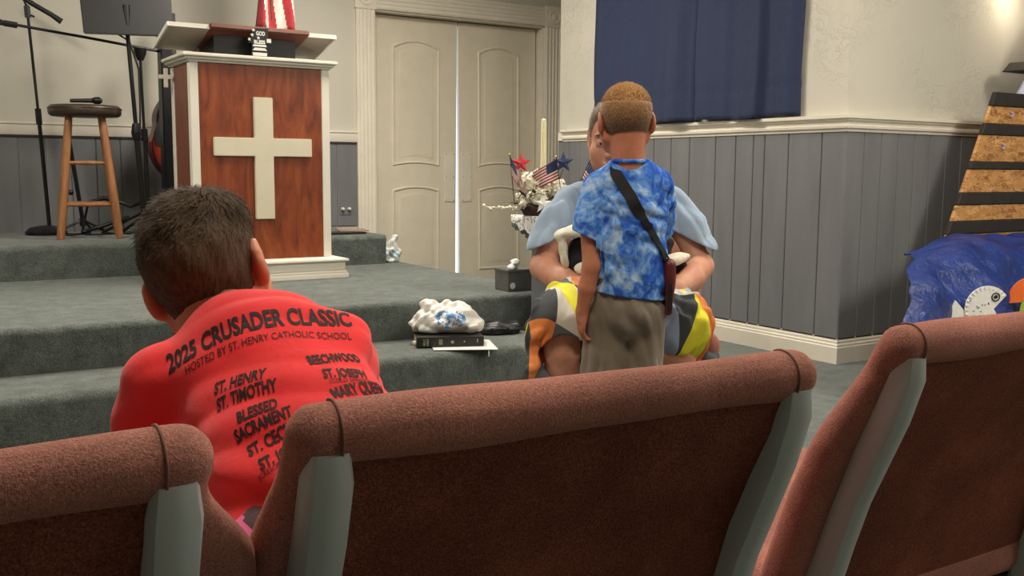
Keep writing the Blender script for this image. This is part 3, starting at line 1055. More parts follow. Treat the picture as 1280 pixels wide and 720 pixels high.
def arch(x0, x1, z0, z1, rise, n=10):
    """outline: both ends bowed upward by rise"""
    pts = []
    for i in range(n + 1):
        t = i / n
        pts.append((x0 + (x1 - x0) * t, z0 + rise[0] * (1 - (2 * t - 1) ** 2)))
    for i in range(n + 1):
        t = 1 - i / n
        pts.append((x0 + (x1 - x0) * t, z1 + rise[1] * (1 - (2 * t - 1) ** 2)))
    return pts
def inset(pts, cx, cz, d, px0=0, px1=.43):
    out = []
    for x, z in pts:
        out.append((cx + (x - cx) * (1 - d / ((px1 - px0) / 2)), z + (d if z < cz else -d)))
    return out
def door_leaf(n, x0, x1, px0, px1, lean, hinge_x):
    root = struct(thing('door_%d' % n, None, None, (hinge_x, YD + .10, .012)))
    del_rot = lean
    yf = YD + .10
    mb = MB(); mb.bx(x0, x1, yf, yf + .04, .012, DZ - .018)
    mb.build('door_slab', 'door', root, world=True, bev=.003)
    cx = (px0 + px1) / 2
    for (z0, z1, rs) in ((1.035, 2.0, (.022, .052)), (.15, .845, (.0, .03))):
        o1 = arch(px0, px1, z0, z1, rs)
        cz = (z0 + z1) / 2
        loops = []
        for d, dep in ((0, .0), (.008, -.010), (.016, -.008), (.026, .006), (.034, .006), (.07, -.004), (.075, -.004)):
            loops.append([(x, yf + dep - .0005, z) for x, z in inset(o1, cx, cz, d, px0, px1)])
        mb = MB(); k = len(o1)
        vs = [p for l in loops for p in l]
        fs = [(i * k + j, i * k + (j + 1) % k, (i + 1) * k + (j + 1) % k, (i + 1) * k + j) for i in range(len(loops) - 1) for j in range(k)]
        L0 = (len(loops) - 1) * k
        fs += [(L0 + j, L0 + j + 1, L0 + k - 2 - j, L0 + k - 1 - j) for j in range(k // 2 - 1)]
        mb.add(vs, fs)
        # the moulding stands proud of the slab, the ring closes against it
        mb.build('door_panel', 'door', root, world=True, smooth=.35)
    root.rotation_euler = (0, del_rot, 0)
    return root
d1 = door_leaf(1, 3.306, 4.077, 3.484, 3.918, .0066, 3.306)
d2 = door_leaf(2, 4.119, 4.892, 4.306, 4.722, -.0066, 4.892)
for d, xx in ((d1, 3.965), (d2, 4.14)):
    mb = MB(); mb.bx(xx, xx + .098, YD + .092, YD + .1, .742, 1.154)
    pl = mb.build('push_plate', 'trimw', d, world=True, bev=.002)
    mb = MB()
    for sx in (.012, .086):
        for zz in (.755, .95, 1.141):
            mb.lathe([(.005, 0), (.004, .002), (0, .0025)], 8, (xx + sx, YD + .092, zz), (math.pi / 2, 0, 0), cap=False)
    mb.build('screw', 'goldm', pl)
    for v in pl.children: v.data.transform(INV[d.name])
# wall outlet with two plugs beyond the pulpit
o = thing('wall_outlet', 'small wall outlet with two white plugs low on blue planks beside left door casing', 'outlet', (3.03, YD - .012, .70))
MB().bx(-.05, .05, -.006, 0, -.05, .04).build('cover_plate', 'plank', o, bev=.002)
for sx in (-.027, .027):
    mb = MB(); mb.lathe([(.013, 0), (.013, .02), (.008, .03), (.004, .035)], 12, (sx, -.006, -.005), (math.pi / 2, 0, 0)); mb.build('plug', 'white', o, smooth=.6)

# ------------------------------------------------------------------ ceiling lights and wall lamp
for ((lx, ly), p), lab in zip(LIGHTS, ('over the left of the stage', 'over the pulpit and doors', 'over the seated man', 'over the tower prop', 'over the front chairs', 'over the rear aisle')):
    o = thing('ceiling_light', 'flush ceiling light panel ' + lab, 'ceiling light', (lx, ly, CEIL - .05), 0, 'flush ceiling lights')
    mb = MB()
    for a, b, c, d in ((-.34, -.3, -.64, .64), (.3, .34, -.64, .64), (-.3, .3, -.64, -.6), (-.3, .3, .6, .64)):
        mb.bx(a, b, c, d, 0, .05)
    mb.build('frame', 'white', o)
    MB().bx(-.3, .3, -.6, .6, .02, .03).build('diffuser', 'lampglow', o)
o = thing('wall_lamp', 'bright lamp on the plaster wall at the upper right edge', 'lamp', (5.52, YB, 2.14))
MB().lathe([(.05, 0), (.05, .015), (.02, .02), (.012, .07)], 20, (0, 0, 0), (math.pi / 2, 0, 0)).build('wall_plate', 'goldm', o, smooth=.6)
mb = MB(); mb.lathe([(.05, -.06), (.075, -.03), (.08, 0), (.07, .04), (.04, .065)], 24, (0, -.1, 0), cap=True); mb.build('lamp_shade', emis('lit_shade_glass', (255, 232, 190), 5.0), o, smooth=.6)
l = bpy.data.lights.new('wall_lamp_bulb', 'POINT'); l.energy = 2.2; l.color = (1, .86, .66); l.shadow_soft_size = .05
lo = bpy.data.objects.new('wall_lamp_bulb', l); lo.location = (5.52, YB - .17, 2.0); COL.objects.link(lo)

# ------------------------------------------------------------------ curtains on the right wall
rod = thing('curtain_rod', 'dark curtain rod on the right wall above the navy curtains', 'curtain rod', (XA - .075, 4.55, 2.62))
MB().tube([(0, -1.0, 0), (0, 1.0, 0)], .012, 10).build('rod', 'blackm', rod, smooth=.6)
for sy in (-.96, .96):
    MB().tube([(0, sy, 0), (.075, sy, 0)], .008, 8).build('bracket', 'blackm', rod, smooth=.6)
def curtain(label, y0, y1, keys):
    """keys: (t along the width, standing-out distance) pleat profile"""
    def off(t):
        for (a, b), (c, d) in zip(keys[:-1], keys[1:]):
            if a <= t <= c:
                k = (t - a) / (c - a); k = k * k * (3 - 2 * k)
                return b + (d - b) * k
        return keys[-1][1]
    nu, nv = 110, 46
    zt, zb = 2.6, 1.303
    def fn(u, v):
        z = zb + (zt - zb) * v
        y = y0 + (y1 - y0) * u
        w = .75 + .25 * (1 - v)
        x = XA - .012 - off(u) * w * 1.25 - .0012 * math.sin(u * 37 + v * 3)
        y += .006 * math.sin(v * 9 + u * 5)
        hem = math.exp(-((z - 1.475) / .008) ** 2)
        x += hem * .004 * (1 + .8 * math.sin(u * 120))
        return (x, y, z + .006 * math.sin(u * 9) * (1 - v))
    mb = MB(); mb.grid(fn, nu, nv)
    o = mb.build('curtain', 'curtain', None, world=True, loc=(XA - .06, (y0 + y1) / 2, 1.30), smooth=3.2, solid=.003)
    return tag(o, label, 'curtain', 'navy curtains on the right wall')
curtain('navy blue curtain, right half nearer the wall corner', 3.69, 4.47, [(0, .01), (.1, .035), (.22, .02), (.3, .02), (.36, .06), (.5, .05), (.62, .035), (.7, .045), (.86, .05), (.97, .05), (1, .045)])
curtain('navy blue curtain, left half behind the standing boy', 4.475, 5.53, [(0, .02), (.04, .035), (.15, .07), (.26, .05), (.38, .035), (.5, .045), (.62, .06), (.74, .05), (.84, .065), (.88, .06), (.95, .01), (1, .005)])

# ------------------------------------------------------------------ pulpit
px0, px1, py0, py1 = 1.385, 2.165, 5.36, 5.76
pulpit = thing('pulpit', 'white trimmed cherry wood pulpit with large ivory cross on front', 'pulpit', ((px0 + px1) / 2, 5.56, P_))
zb, zt = .50, 1.562
mb = MB()
for d, z0, z1 in ((.075, P_, P_ + .03), (.068, P_ + .03, P_ + .045), (.06, P_ + .045, P_ + .098)):
    mb.bx(px0 - d, px1 + d, py0 - d, py1 + d, z0, z1)
# the cap of the plinth with slanted top
a = [(px0 - .078, py0 - .078), (px1 + .078, py0 - .078), (px1 + .078, py1 + .078), (px0 - .078, py1 + .078)]
b = [(px0 - .01, py0 - .012), (px1 + .01, py0 - .012), (px1 + .01, py1 + .01), (px0 - .01, py1 + .01)]
vs = [(x, y, P_ + .098) for x, y in a] + [(x, y, P_ + .112) for x, y in a] + [(x, y, zb) for x, y in b]
mb.add(vs, [(3, 2, 1, 0), (8, 9, 10, 11)] + [(i, (i + 1) % 4, 4 + (i + 1) % 4, 4 + i) for i in range(4)] + [(4 + i, 4 + (i + 1) % 4, 8 + (i + 1) % 4, 8 + i) for i in range(4)])
mb.build('plinth', 'white', pulpit, world=True, bev=.004)
for x0, x1, y0, y1 in ((px0, px0 + .046, py0, py0 + .046), (px1 - .046, px1, py0, py0 + .046), (px0, px0 + .046, py1 - .05, py1), (px1 - .046, px1, py1 - .05, py1)):
    MB().bx(x0, x1, y0, y1, zb, zt).build('corner_stile', 'white', pulpit, world=True, bev=.003)
MB().bx(px0 + .044, px1 - .044, py0 + .006, py0 + .024, zb, zt).build('front_panel', 'cherry', pulpit, world=True)
MB().bx(px0 + .006, px0 + .024, py0 + .044, py1 - .048, zb, zt).build('side_panel', 'cherryside', pulpit, world=True)
MB().bx(px1 - .024, px1 - .006, py0 + .044, py1 - .048, zb, zt).build('side_panel', 'cherryside', pulpit, world=True)
mb = MB()
for d, z0, z1 in ((.012, zt, zt + .012), (.026, zt + .012, zt + .026), (.04, zt + .026, zt + .045)):
    mb.bx(px0 - d, px1 + d, py0 - d, py1 + d, z0, z1)
mb.build('crown_moulding', 'white', pulpit, world=True, bev=.004)
mb = MB(); mb.prism([(-.053, -.33), (.053, -.33), (.053, .015), (.275, .015), (.275, .115), (.053, .115), (.053, .335), (-.053, .335), (-.053, .115), (-.275, .115), (-.275, .015), (-.053, .015)], (1.776, py0 + .008, 1.055), (1, 0, 0), (0, 0, 1), (0, -.022, 0))
mb.build('cross', 'crossw', pulpit, world=True, bev=.003)
# reading desk: sloping top, highest at the front
zc = zt + .045
def slab(x0, x1, yf, zf, yr, zr, th):
    d = Vector((0, yr - yf, zr - zf)).normalized(); n = Vector((0, -d.z, d.y))
    mb = MB()
    o = Vector((x0, yf, zf)); L = math.hypot(yr - yf, zr - zf)
    mb.prism([(0, 0), (x1 - x0, 0), (x1 - x0, L), (0, L)], o, (1, 0, 0), d, n * -th)
    return mb
desk_k = [(5.36, 1.755), (5.69, 1.668)]
for a0, a1 in ((1.283, 1.50), (2.03, 2.205)):
    w = slab(a0, a1, 5.365, 1.752, 5.69, 1.667, .016).build('desk_wing', 'taupe', pulpit, world=True)
    mb = MB()
    for q in ((a0, a1, 5.353, 5.366), ):
        mb.bx(q[0], q[1], q[2], q[3], 1.735, 1.757)
    e = slab(a0 - .004 if a0 < 1.4 else a1 - .006, a0 + .006 if a0 < 1.4 else a1 + .004, 5.355, 1.757, 5.69, 1.670, .022)
    mb.add(e.v, e.f)
    eb = mb.build('edge_band', 'white', w)
    eb.data.transform(INV[pulpit.name])
slab(1.495, 2.045, 5.34, 1.768, 5.72, 1.668, .03).build('desk_top', 'deskbrown', pulpit, world=True, bev=.006)
mb = MB(); mb.prism([(5.42, zc), (5.70, zc), (5.70, 1.645), (5.42, 1.722)], (1.535, 0, 0), (0, 1, 0), (0, 0, 1), (.455, 0, 0))
mb.build('desk_box', 'black', pulpit, world=True)
# star spangled plaque
pq = thing('plaque', 'small black plaque with white stars and letters GOD BLESS on pulpit top', 'plaque', (1.757, 5.335, zc))
MB().prism([(-.062, .07), (-.03, .118), (-.03, .15), (.05, .15), (.05, .1), (.068, .1), (.068, .07), (.04, .07), (.04, .045), (.046, 0), (-.046, 0), (-.04, .045), (-.042, .07)], (0, .01, 0), (1, 0, 0), (0, 0, 1), (0, -.012, 0)).build('board', 'black', pq)
for i, (a, b, z0, z1) in enumerate(((.034, .04, .003, .02), (.036, .028, .031, .045), (.034, .034, .052, .062))):
    MB().prism([(-a - .004, z0), (a + .004, z0), (b, z1), (-b, z1)], (0, -.003, 0), (1, 0, 0), (0, 0, 1), (0, -.006, 0)).build('stripe', 'paper', pq)
def star_pts(r, ri=.42, n=5, rot=math.pi / 2):
    return [((r if k % 2 == 0 else r * ri) * math.cos(rot + math.pi * k / n), (r if k % 2 == 0 else r * ri) * math.sin(rot + math.pi * k / n)) for k in range(2 * n)]
for a, b in ((-.032, .138), (-.04, .112), (-.056, .088), (-.006, .098)):
    MB().prism([(a + x, b + z) for x, z in star_pts(.0105)], (0, -.003, 0), (1, 0, 0), (0, 0, 1), (0, -.004, 0)).build('star', 'paper', pq)
MB().bx(.04, .064, -.007, -.003, .076, .096).build('tab', 'paper', pq)
text_mb('GOD', .03, .05, .0012, O=(-.018, -.0035, .112)).build('lettering', 'paper', pq, fix=False)
text_mb('BLESS', .026, .062, .0012, O=(-.03, -.0035, .068)).build('lettering', 'paper', pq, fix=False)
# little white cross on the left side of the pulpit
lc = thing('cross_ornament', 'tiny white cross hanging on left side of pulpit', 'cross', (1.345, 5.70, 1.50))
MB().prism([(-.011, -.055), (.011, -.055), (.011, -.008), (.038, -.008), (.038, .014), (.011, .014), (.011, .05), (-.011, .05), (-.011, .014), (-.038, .014), (-.038, -.008), (-.011, -.008)], (0, .006, 0), (1, 0, 0), (0, 0, 1), (0, -.012, 0)).build('body', 'white', lc, bev=.002)
MB().tube([(0, 0, .05), (.03, .0, .055), (.04, 0, .04)], .002, 6).build('hook', 'blackm', lc)

# ------------------------------------------------------------------ flag behind the pulpit
fl = thing('flag_stand', 'flag pole with draped red and white striped flag behind the pulpit', 'flag', (2.2, 6.42, U_))
MB().lathe([(.14, 0), (.14, .02), (.05, .05), (.025, .1)], 24).build('stand_base', 'goldm', fl, smooth=.6)
MB().tube([(0, 0, .08), (0, 0, 2.1)], .013, 10).build('pole', 'deskbrown', fl, smooth=.6)
def flagcloth(u, v):
    # u across folds, v from bottom to top; cloth hangs in deep folds gathered towards the pole
    x = -.13 + .27 * u + .012 * math.sin(v * 4)
    y = -.05 - .05 * math.sin(u * 3 * math.pi + v * 1.2) - .02 * math.sin(u * 15)
    zb_ = 1.315 + .02 * math.sin(u * 9) - (.03 if u > .75 else 0) * (u - .75) * 4
    return (x * (1 - .35 * v), y, zb_ + (2.05 - zb_) * v)
mb = MB(); nu, nv = 48, 20
mb.grid(flagcloth, nu, nv)
for k in range(len(mb.m)):
    i, j = k % nu, k // nu
    # stripes run along the hanging cloth and slant across the folds
    mb.m[k] = int(math.floor((i / nu * 5.2 + j / nv * 2.4))) % 2
mb.build('flag_cloth', ['flagred', 'flagwhite'], fl, smooth=3.2, solid=.003)

# ------------------------------------------------------------------ stool
stool = thing('bar_stool', 'round wooden bar stool with brown padded seat on the stage', 'stool', (1.06, 6.56, U_), -.157)
zs = .80
MB().lathe([(0, zs - .06), (.19, zs - .06), (.205, zs - .05), (.21, zs - .03), (.208, zs - .008), (.195, zs + .006), (.1, zs + .012), (0, zs + .012)], 40, cap=False).build('seat', 'vinyl', stool, smooth=.9)
MB().lathe([(.211, zs - .016), (.214, zs - .013), (.211, zs - .010)], 40, cap=False).build('piping', 'vinyl', stool, smooth=3.2)
legs = []
for k in range(4):
    a = math.pi / 4 + k * math.pi / 2
    t = Vector((math.cos(a) * .13, math.sin(a) * .13, zs - .06)); b = Vector((math.cos(a) * .235, math.sin(a) * .235, 0))
    MB().tube([b, b.lerp(t, .3), b.lerp(t, .75), t], [.022, .026, .024, .021], 12).build('leg', 'oak', stool, smooth=.6)
    legs.append((b, t))
for k in range(4):
    (b1, t1), (b2, t2) = legs[k], legs[(k + 1) % 4]
    for h in ((.28, .62) if k % 2 == 0 else (.2, .52)):
        p, q = b1.lerp(t1, h), b2.lerp(t2, h)
        MB().tube([p, p.lerp(q, .5), q], [.010, .0135, .010], 10).build('rung', 'oak', stool, smooth=.6)
mic = thing('microphone', 'black handheld microphone lying on the stool seat', 'microphone', (1.07, 6.52, U_ + zs + .034), -.45)
MB().tube([(-.1, 0, 0), (.03, 0, 0.002)], [.011, .014], 10).build('handle', 'black', mic, smooth=.6)
MB().tube([(.03, 0, .002), (.045, 0, .002), (.07, 0, .002), (.085, 0, .002)], [.015, .022, .022, .012], 12).build('grille', 'blackm', mic, smooth=.6)

# ------------------------------------------------------------------ stands on the stage
ms = thing('microphone_stand', 'straight black microphone stand on half round base left of the stool', 'microphone stand', (.88, 6.95, U_))
MB().lathe([(.0, 0), (.125, 0), (.125, .02), (.1, .045), (.03, .06), (.0, .06)], 28, (-.02, 0, 0), cap=False).build('base', 'blackm', ms, smooth=.6)
MB().tube([(0, 0, .05), (-.03, 0, .72)], .0125, 10).build('pole', 'blackm', ms, smooth=.6)
MB().tube([(-.03, 0, .70), (-.034, 0, .80)], .019, 10).build('clutch', 'blackm', ms, smooth=.6)
MB().tube([(-.034, 0, .8), (-.065, 0, 1.38)], .009, 10).build('upper_pole', 'blackm', ms, smooth=.6)
mb = MB(); mb.tube([(-.065, 0, 1.36), (-.068, 0, 1.43)], .018, 8); mb.tube([(-.068, 0, 1.43), (-.09, 0, 1.47), (-.03, 0, 1.455)], .01, 8); mb.tube([(-.066, 0, 1.38), (-.03, -.02, 1.365)], .006, 6)
mb.build('clip', 'black', ms, smooth=.6)
MB().tube([(-.18, -.02, 1.535), (-.05, -.02, 1.45), (.07, -.02, 1.385), (.125, -.02, 1.348)], [.016, .016, .016, .02], 10).build('boom', 'black', ms, smooth=.6)

bs = thing('boom_stand', 'black tripod boom stand with long level arm behind the music stand', 'microphone stand', (1.43, 6.66, U_))
MB().tube([(.0, 0, .12), (0, 0, .62)], .014, 10).build('pole', 'blackm', bs, smooth=.6)
MB().tube([(0, 0, .6), (-.005, 0, .68)], .02, 10).build('clutch', 'blackm', bs, smooth=.6)
MB().tube([(-.005, 0, .66), (-.012, 0, 1.14)], .009, 10).build('upper_pole', 'blackm', bs, smooth=.6)
MB().tube([(-.012, 0, 1.11), (-.012, 0, 1.15), (-.012, 0, 1.185)], [.018, .036, .04], 12).build('pivot', 'black', bs, smooth=.6)
MB().tube([(-.77, -.1, 1.265), (-.3, -.04, 1.22), (.22, 0.03, 1.165)], .009, 10).build('boom_arm', 'blackm', bs, smooth=.6)
mb = MB(); mb.tube([(-.72, -.1, 1.258), (-.79, -.1, 1.265)], .018, 8); mb.tube([(-.78, -.1, 1.265), (-.83, -.1, 1.285), (-.82, -.1, 1.31)], .011, 8); mb.tube([(-.78, -.1, 1.262), (-.84, -.1, 1.26), (-.83, -.1, 1.24)], .011, 8)
mb.build('clip', 'black', bs, smooth=.6)
for k in range(3):
    a = .5 + k * 2.094
    MB().tube([(0, 0, .16), (math.cos(a) * .3, math.sin(a) * .3, .012)], .009, 8).build('leg', 'blackm', bs, smooth=.6)
MB().tube([(-.16, -.02, 1.27), (-.08, -.03, 1.22), (-.03, -.03, 1.05), (-.03, -.03, .8), (-.045, -.03, .5), (-.03, -.03, .1)], .006, 8).build('cable', 'black', bs, smooth=3.2)

mu = thing('music_stand', 'black music stand with wide solid desk left of the pulpit', 'music stand', (1.345, 6.36, U_))
for k in range(3):
    a = .2 + k * 2.094
    MB().tube([(0, 0, .14), (math.cos(a) * .2, math.sin(a) * .2, .012)], .01, 8).build('leg', 'blackm', mu, smooth=.6)
MB().tube([(0.0, 0, .1), (-.03, 0, .66)], .018, 12).build('pole', 'blackm', mu, smooth=.6)
MB().tube([(-.028, 0, .6), (-.03, 0, .635), (-.03, 0, .65), (-.032, 0, .7)], [.022, .03, .03, .02], 12).build('clutch', 'blackm', mu, smooth=.6)
MB().tube([(-.03, 0, .66), (-.065, 0, 1.34)], .0125, 12).build('upper_pole', 'blackm', mu, smooth=.6)
mb = MB()
mb.prism([(-.255, 0), (.255, 0), (.265, .34), (-.265, .34)], (-.055, -.035, 1.222), (1, 0, .04), (-.02, .1, .98), (0, .012, 0))
mb.build('desk', 'black', mu, bev=.004)
MB().box((-.055, -.06, 1.222), (.5, .05, .008), (0, -.04, 0)).build('lip', 'black', mu)
MB().tube([(-.062, -.01, 1.28), (-.064, -.01, 1.40)], .022, 10).build('bracket', 'blackm', mu, smooth=.6)

ts = thing('tripod_stand', 'short black tripod stand with small knob behind the stool', 'microphone stand', (1.085, 6.96, U_))
MB().tube([(0, 0, .06), (-.065, 0, .62)], .0135, 10).build('pole', 'blackm', ts, smooth=.6)
MB().sphere((-.07, -.02, .27), .018).build('knob', 'black', ts, smooth=.9)
MB().tube([(0, 0, .05), (-.005, 0, .1)], .022, 10).build('collar', 'black', ts, smooth=.6)
for a in (3.6, 5.4, 1.2):
    MB().tube([(0, 0, .09), (math.cos(a) * .2, math.sin(a) * .12, .014)], .008, 8).build('leg', 'blackm', ts, smooth=.6)
fs_ = thing('folded_stand', 'folded black stand lying on stage floor between stool legs', 'stand', (1.25, 6.9, U_))
MB().tube([(-.2, -.1, .018), (.12, .06, .10)], .013, 8).build('tube', 'blackm', fs_, smooth=.6)
MB().tube([(-.12, .12, .2), (-.02, .11, .23), (.08, .1, .2), (.14, .08, .17), (.2, .08, .2)], [.01, .016, .012, .01, .016], 8).build('yoke', 'black', fs_, smooth=.6)
MB().tube([(-.12, .12, .2), (-.16, .13, .02)], .008, 8).build('leg', 'blackm', fs_, smooth=.6)
MB().tube([(.2, .08, .2), (.3, .06, .02)], .008, 8).build('leg', 'blackm', fs_, smooth=.6)
cb = MB(); cb.tube([(.92 + .05 * math.sin(i * .9) + i * .016, 6.78 + .07 * math.cos(i * .7), U_ + .008) for i in range(34)], .006, 6)
tag(cb.build('cable', 'black', None, world=True, loc=(1.1, 6.8, U_), smooth=3.2), 'black cable snaking over the stage under the stool', 'cable')

# guitar on a stand, mostly behind the pulpit
gt = thing('acoustic_guitar', 'sunburst acoustic guitar standing upright left of the pulpit', 'guitar', (1.665, 6.95, U_ + .36), .12)
def gout(k):
    t = k / 40.0
    z = .58 * t
    w = .5 * (.36 * math.sin(math.pi * min(1, t * 1.02)) ** .55 * (1 - .28 * t)) + .0
    w -= .03 * math.exp(-((t - .58) / .12) ** 2)
    return max(w, .01), z
right = [gout(k) for k in range(1, 40)]
ol = [(0.02, 0.0)] + right + [(.02, .58), (-.02, .58)] + [(-x, z) for x, z in reversed(right)] + [(-.02, 0)]
MB().prism(ol, (0, .05, 0), (1, 0, 0), (0, 0, 1), (0, -.1, 0)).build('body', 'sunburst', gt, bev=.008, smooth=.6)
mb = MB(); mb.lathe([(.0, 0), (.052, 0), (.056, .002)], 28, (0, -.0505, .30), (math.pi / 2, 0, 0), cap=False); mb.build('sound_hole', 'black', gt)
MB().bx(-.028, .028, -.062, -.03, .28, .95).build('neck', 'black', gt)
MB().bx(-.035, .035, -.05, -.03, .95, 1.10).build('headstock', 'black', gt, bev=.004)
MB().bx(-.07, .07, -.06, -.05, .115, .145).build('bridge', 'black', gt, bev=.003)
mb = MB()
for i in range(6):
    mb.tube([(-.02 + i * .008, -.065, .13), (-.016 + i * .0065, -.066, 1.0)], .0008, 4)
mb.build('strings', 'goldm', gt)
MB().prism([(.0, .2), (-.13, .22), (-.14, .30), (-.1, .4), (-.05, .44), (.0, .37)], (0, -.0515, 0), (1, 0, 0), (0, 0, 1), (0, -.003, 0)).build('pickguard', 'black', gt)
gs = thing('guitar_stand', 'black tubular guitar stand under the sunburst guitar', 'stand', (1.665, 6.95, U_))
for pts in (((-.12, -.14, .012), (-.05, -.08, .33), (-.05, .05, .35)), ((.12, -.14, .012), (.05, -.08, .33), (.05, .05, .35)), ((0, .2, .012), (0, .08, .5))):
    MB().tube(pts, .009, 8).build('leg', 'blackm', gs, smooth=.6)
MB().tube([(-.05, -.05, .343), (.05, -.05, .343)], .01, 8).build('cross_bar', 'blackm', gs, smooth=.6)
sp = thing('column_speaker', 'tall thin black column speaker beside left edge of pulpit', 'speaker', (1.574, 6.68, U_))
MB().bx(-.036, .036, -.05, .05, .03, 1.33).build('cabinet', 'black', sp, bev=.005)
MB().bx(-.03, .03, -.054, -.05, .3, 1.2).build('grille', 'blackm', sp)
MB().lathe([(.085, 0), (.085, .012), (.05, .03)], 24).build('base', 'blackm', sp, smooth=.6)

# loose things at the right end of the rear level
b1 = tag(MB().box((2.58, 6.17, U_ + .008), (.26, .16, .012), (0, 0, .1)).build('music_folder', 'black', None, world=True, loc=(2.58, 6.17, U_), bev=.002), 'thin black folder lying on the carpeted ledge right of pulpit', 'folder')
b2 = tag(MB().box((2.68, 6.26, U_ + .018), (.2, .14, .006), (0.04, 0, -.15)).build('sheet_music', mat('faded_pink_paper', (150, 120, 108), .8), None, world=True, loc=(2.68, 6.26, U_)), 'faded pinkish papers lying on the ledge right of pulpit', 'papers')
bx_ = thing('small_box', 'tiny dark maroon box on the ledge against right side of pulpit', 'box', (2.52, 6.4, U_))
MB().bx(-.04, .04, -.03, .03, 0, .075).build('carton', 'maroon', bx_, bev=.003)
MB().bx(-.041, .041, -.031, .031, .06, .078).build('lid', 'maroon', bx_)

# wipes pack against the door casing
S = SDF((-.1, -.08, -.02), (.1, .08, .22), .004)
S.box((0, 0, .05), (.068, .04, .05), .02, .01)
S.ell((.015, 0, .11), (.035, .02, .03), .03)
S.cap((.0, 0, .12), (.03, .0, .165), .016, .008, .02); S.cap((.03, 0, .13), (.055, 0, .175), .012, .006, .02)
S.disp(wob(.012, 70, 4)); S.cut((0, 0, .001), (0, 0, -1))
Pm, Fm = S.mesh()
wp = thing('wipes_pack', 'crumpled white plastic pack with teal print beside the left door casing', 'bag', (2.862, 6.06, P_))
np_mesh('pouch', Pm, Fm, ['clear', 'teal'], wp, lambda c: ((c[:, 2] > .03) & (c[:, 2] < .085) & (np.abs(c[:, 0] - .02 + .3 * (c[:, 2] - .06)) < .035) & (np.sin(c[:, 0] * 130 + c[:, 2] * 160) > -.2)).astype(int))

# ------------------------------------------------------------------ pedestal with flowers
pd = thing('pedestal', 'grey square plinth column with moulded top beside the stage steps', 'pedestal', (2.865, 4.07, 0))
mb = MB()
for d, z0, z1 in ((.125, .0, .05), (.118, .05, .09)):
    mb.bx(-d, d, -d, d, z0, z1)
mb.build('foot', 'pedestal', pd, bev=.004)
MB().bx(-.1, .1, -.1, .1, .09, .645).build('shaft', 'pedestal', pd, bev=.004)
mb = MB()
for d, z0, z1 in ((.108, .60, .615), (.112, .645, .66), (.125, .66, .68), (.142, .68, .70), (.165, .70, .715), (.175, .715, .775)):
    mb.bx(-d, d, -d, d, z0, z1)
mb.build('capital', 'pedestal', pd, bev=.004)
dl = MB()
def doily(u, v):
    a = 2 * math.pi * u; r = .012 + .245 * v
    r *= 1 + .035 * math.cos(a * 20) * (v > .8)
    x, y = r * math.cos(a), r * math.sin(a)
    e = .178
    ox, oy = max(0, abs(x) - e), max(0, abs(y) - e)
    z = .7775 - (ox + oy) * 1.0
    x = math.copysign(min(abs(x), e + .003), x); y = math.copysign(min(abs(y), e + .003), y)
    return (x, y, z)
dl.grid(doily, 120, 14)
o = dl.build('doily', 'lace', None, smooth=.8, solid=.0012)
o.location = (2.865, 4.07, 0); tag(o, 'white lace doily draped over the top of the grey pedestal', 'doily')
zt_ = .779
fa = thing('flower_arrangement', 'white flower and twig centrepiece with stars on the pedestal', 'flowers', (2.785, 4.121, zt_), -YAW)
mb = MB(); rng = random.Random(5)
mb.lathe([(.0, 0), (.085, 0), (.1, .03), (.085, .06), (.0, .06)], 20, cap=False)
mb.build('basket', 'twig', fa, smooth=.8)
mb = MB()
for i in range(70):
    a = rng.uniform(0, 6.28); r = rng.uniform(.04, .13); z = rng.uniform(.02, .1)
    p = Vector((r * math.cos(a), r * math.sin(a), z)); b = a + rng.uniform(1, 2)
    q = p + Vector((math.cos(b), math.sin(b), rng.uniform(-.2, .4))) * .07
    mb.tube([p, p.lerp(q, .5) + Vector((0, 0, .012)), q], .0025, 4)
tag(mb.build('twigs', 'twig', fa), kind='stuff')
def bloom(name, c, R, n, m_, seed):
    rr = random.Random(seed); mb = MB(); c = Vector(c)
    for i in range(n):
        z = 1 - 2 * (i + .5) / n; a = i * 2.39996
        d = Vector((math.sqrt(1 - z * z) * math.cos(a), math.sqrt(1 - z * z) * math.sin(a), z))
        if d.z < -.5: continue
        u = d.orthogonal().normalized(); w = d.cross(u)
        ro = rr.uniform(0, 6.28); u, w = u * math.cos(ro) + w * math.sin(ro), w * math.cos(ro) - u * math.sin(ro)
        s_ = R * rr.uniform(.34, .5); o_ = c + d * R * rr.uniform(.7, .95)
        mb.add([o_ - u * s_ * .2, o_ + w * s_ * .7 + d * s_ * .25, o_ + u * s_ + d * s_ * .5, o_ - w * s_ * .7 + d * s_ * .25], [(0, 1, 2), (0, 2, 3)])
    mb.sphere(c, R * .78, 12, 8)
    return mb.build(name, m_, fa, smooth=.6)
for i, (c, R) in enumerate((((-.04, -.03, .16), .062), ((.02, -.02, .13), .055), ((.035, .0, .2), .04), ((.085, -.03, .13), .05), ((-.015, -.07, .09), .05), ((.02, .05, .15), .05), ((-.1, -.03, .09), .028), ((-.085, -.08, .06), .026), ((.12, -.03, .07), .04))):
    bloom('white_flower', c, R, 60 if R > .03 else 26, 'petal', i)
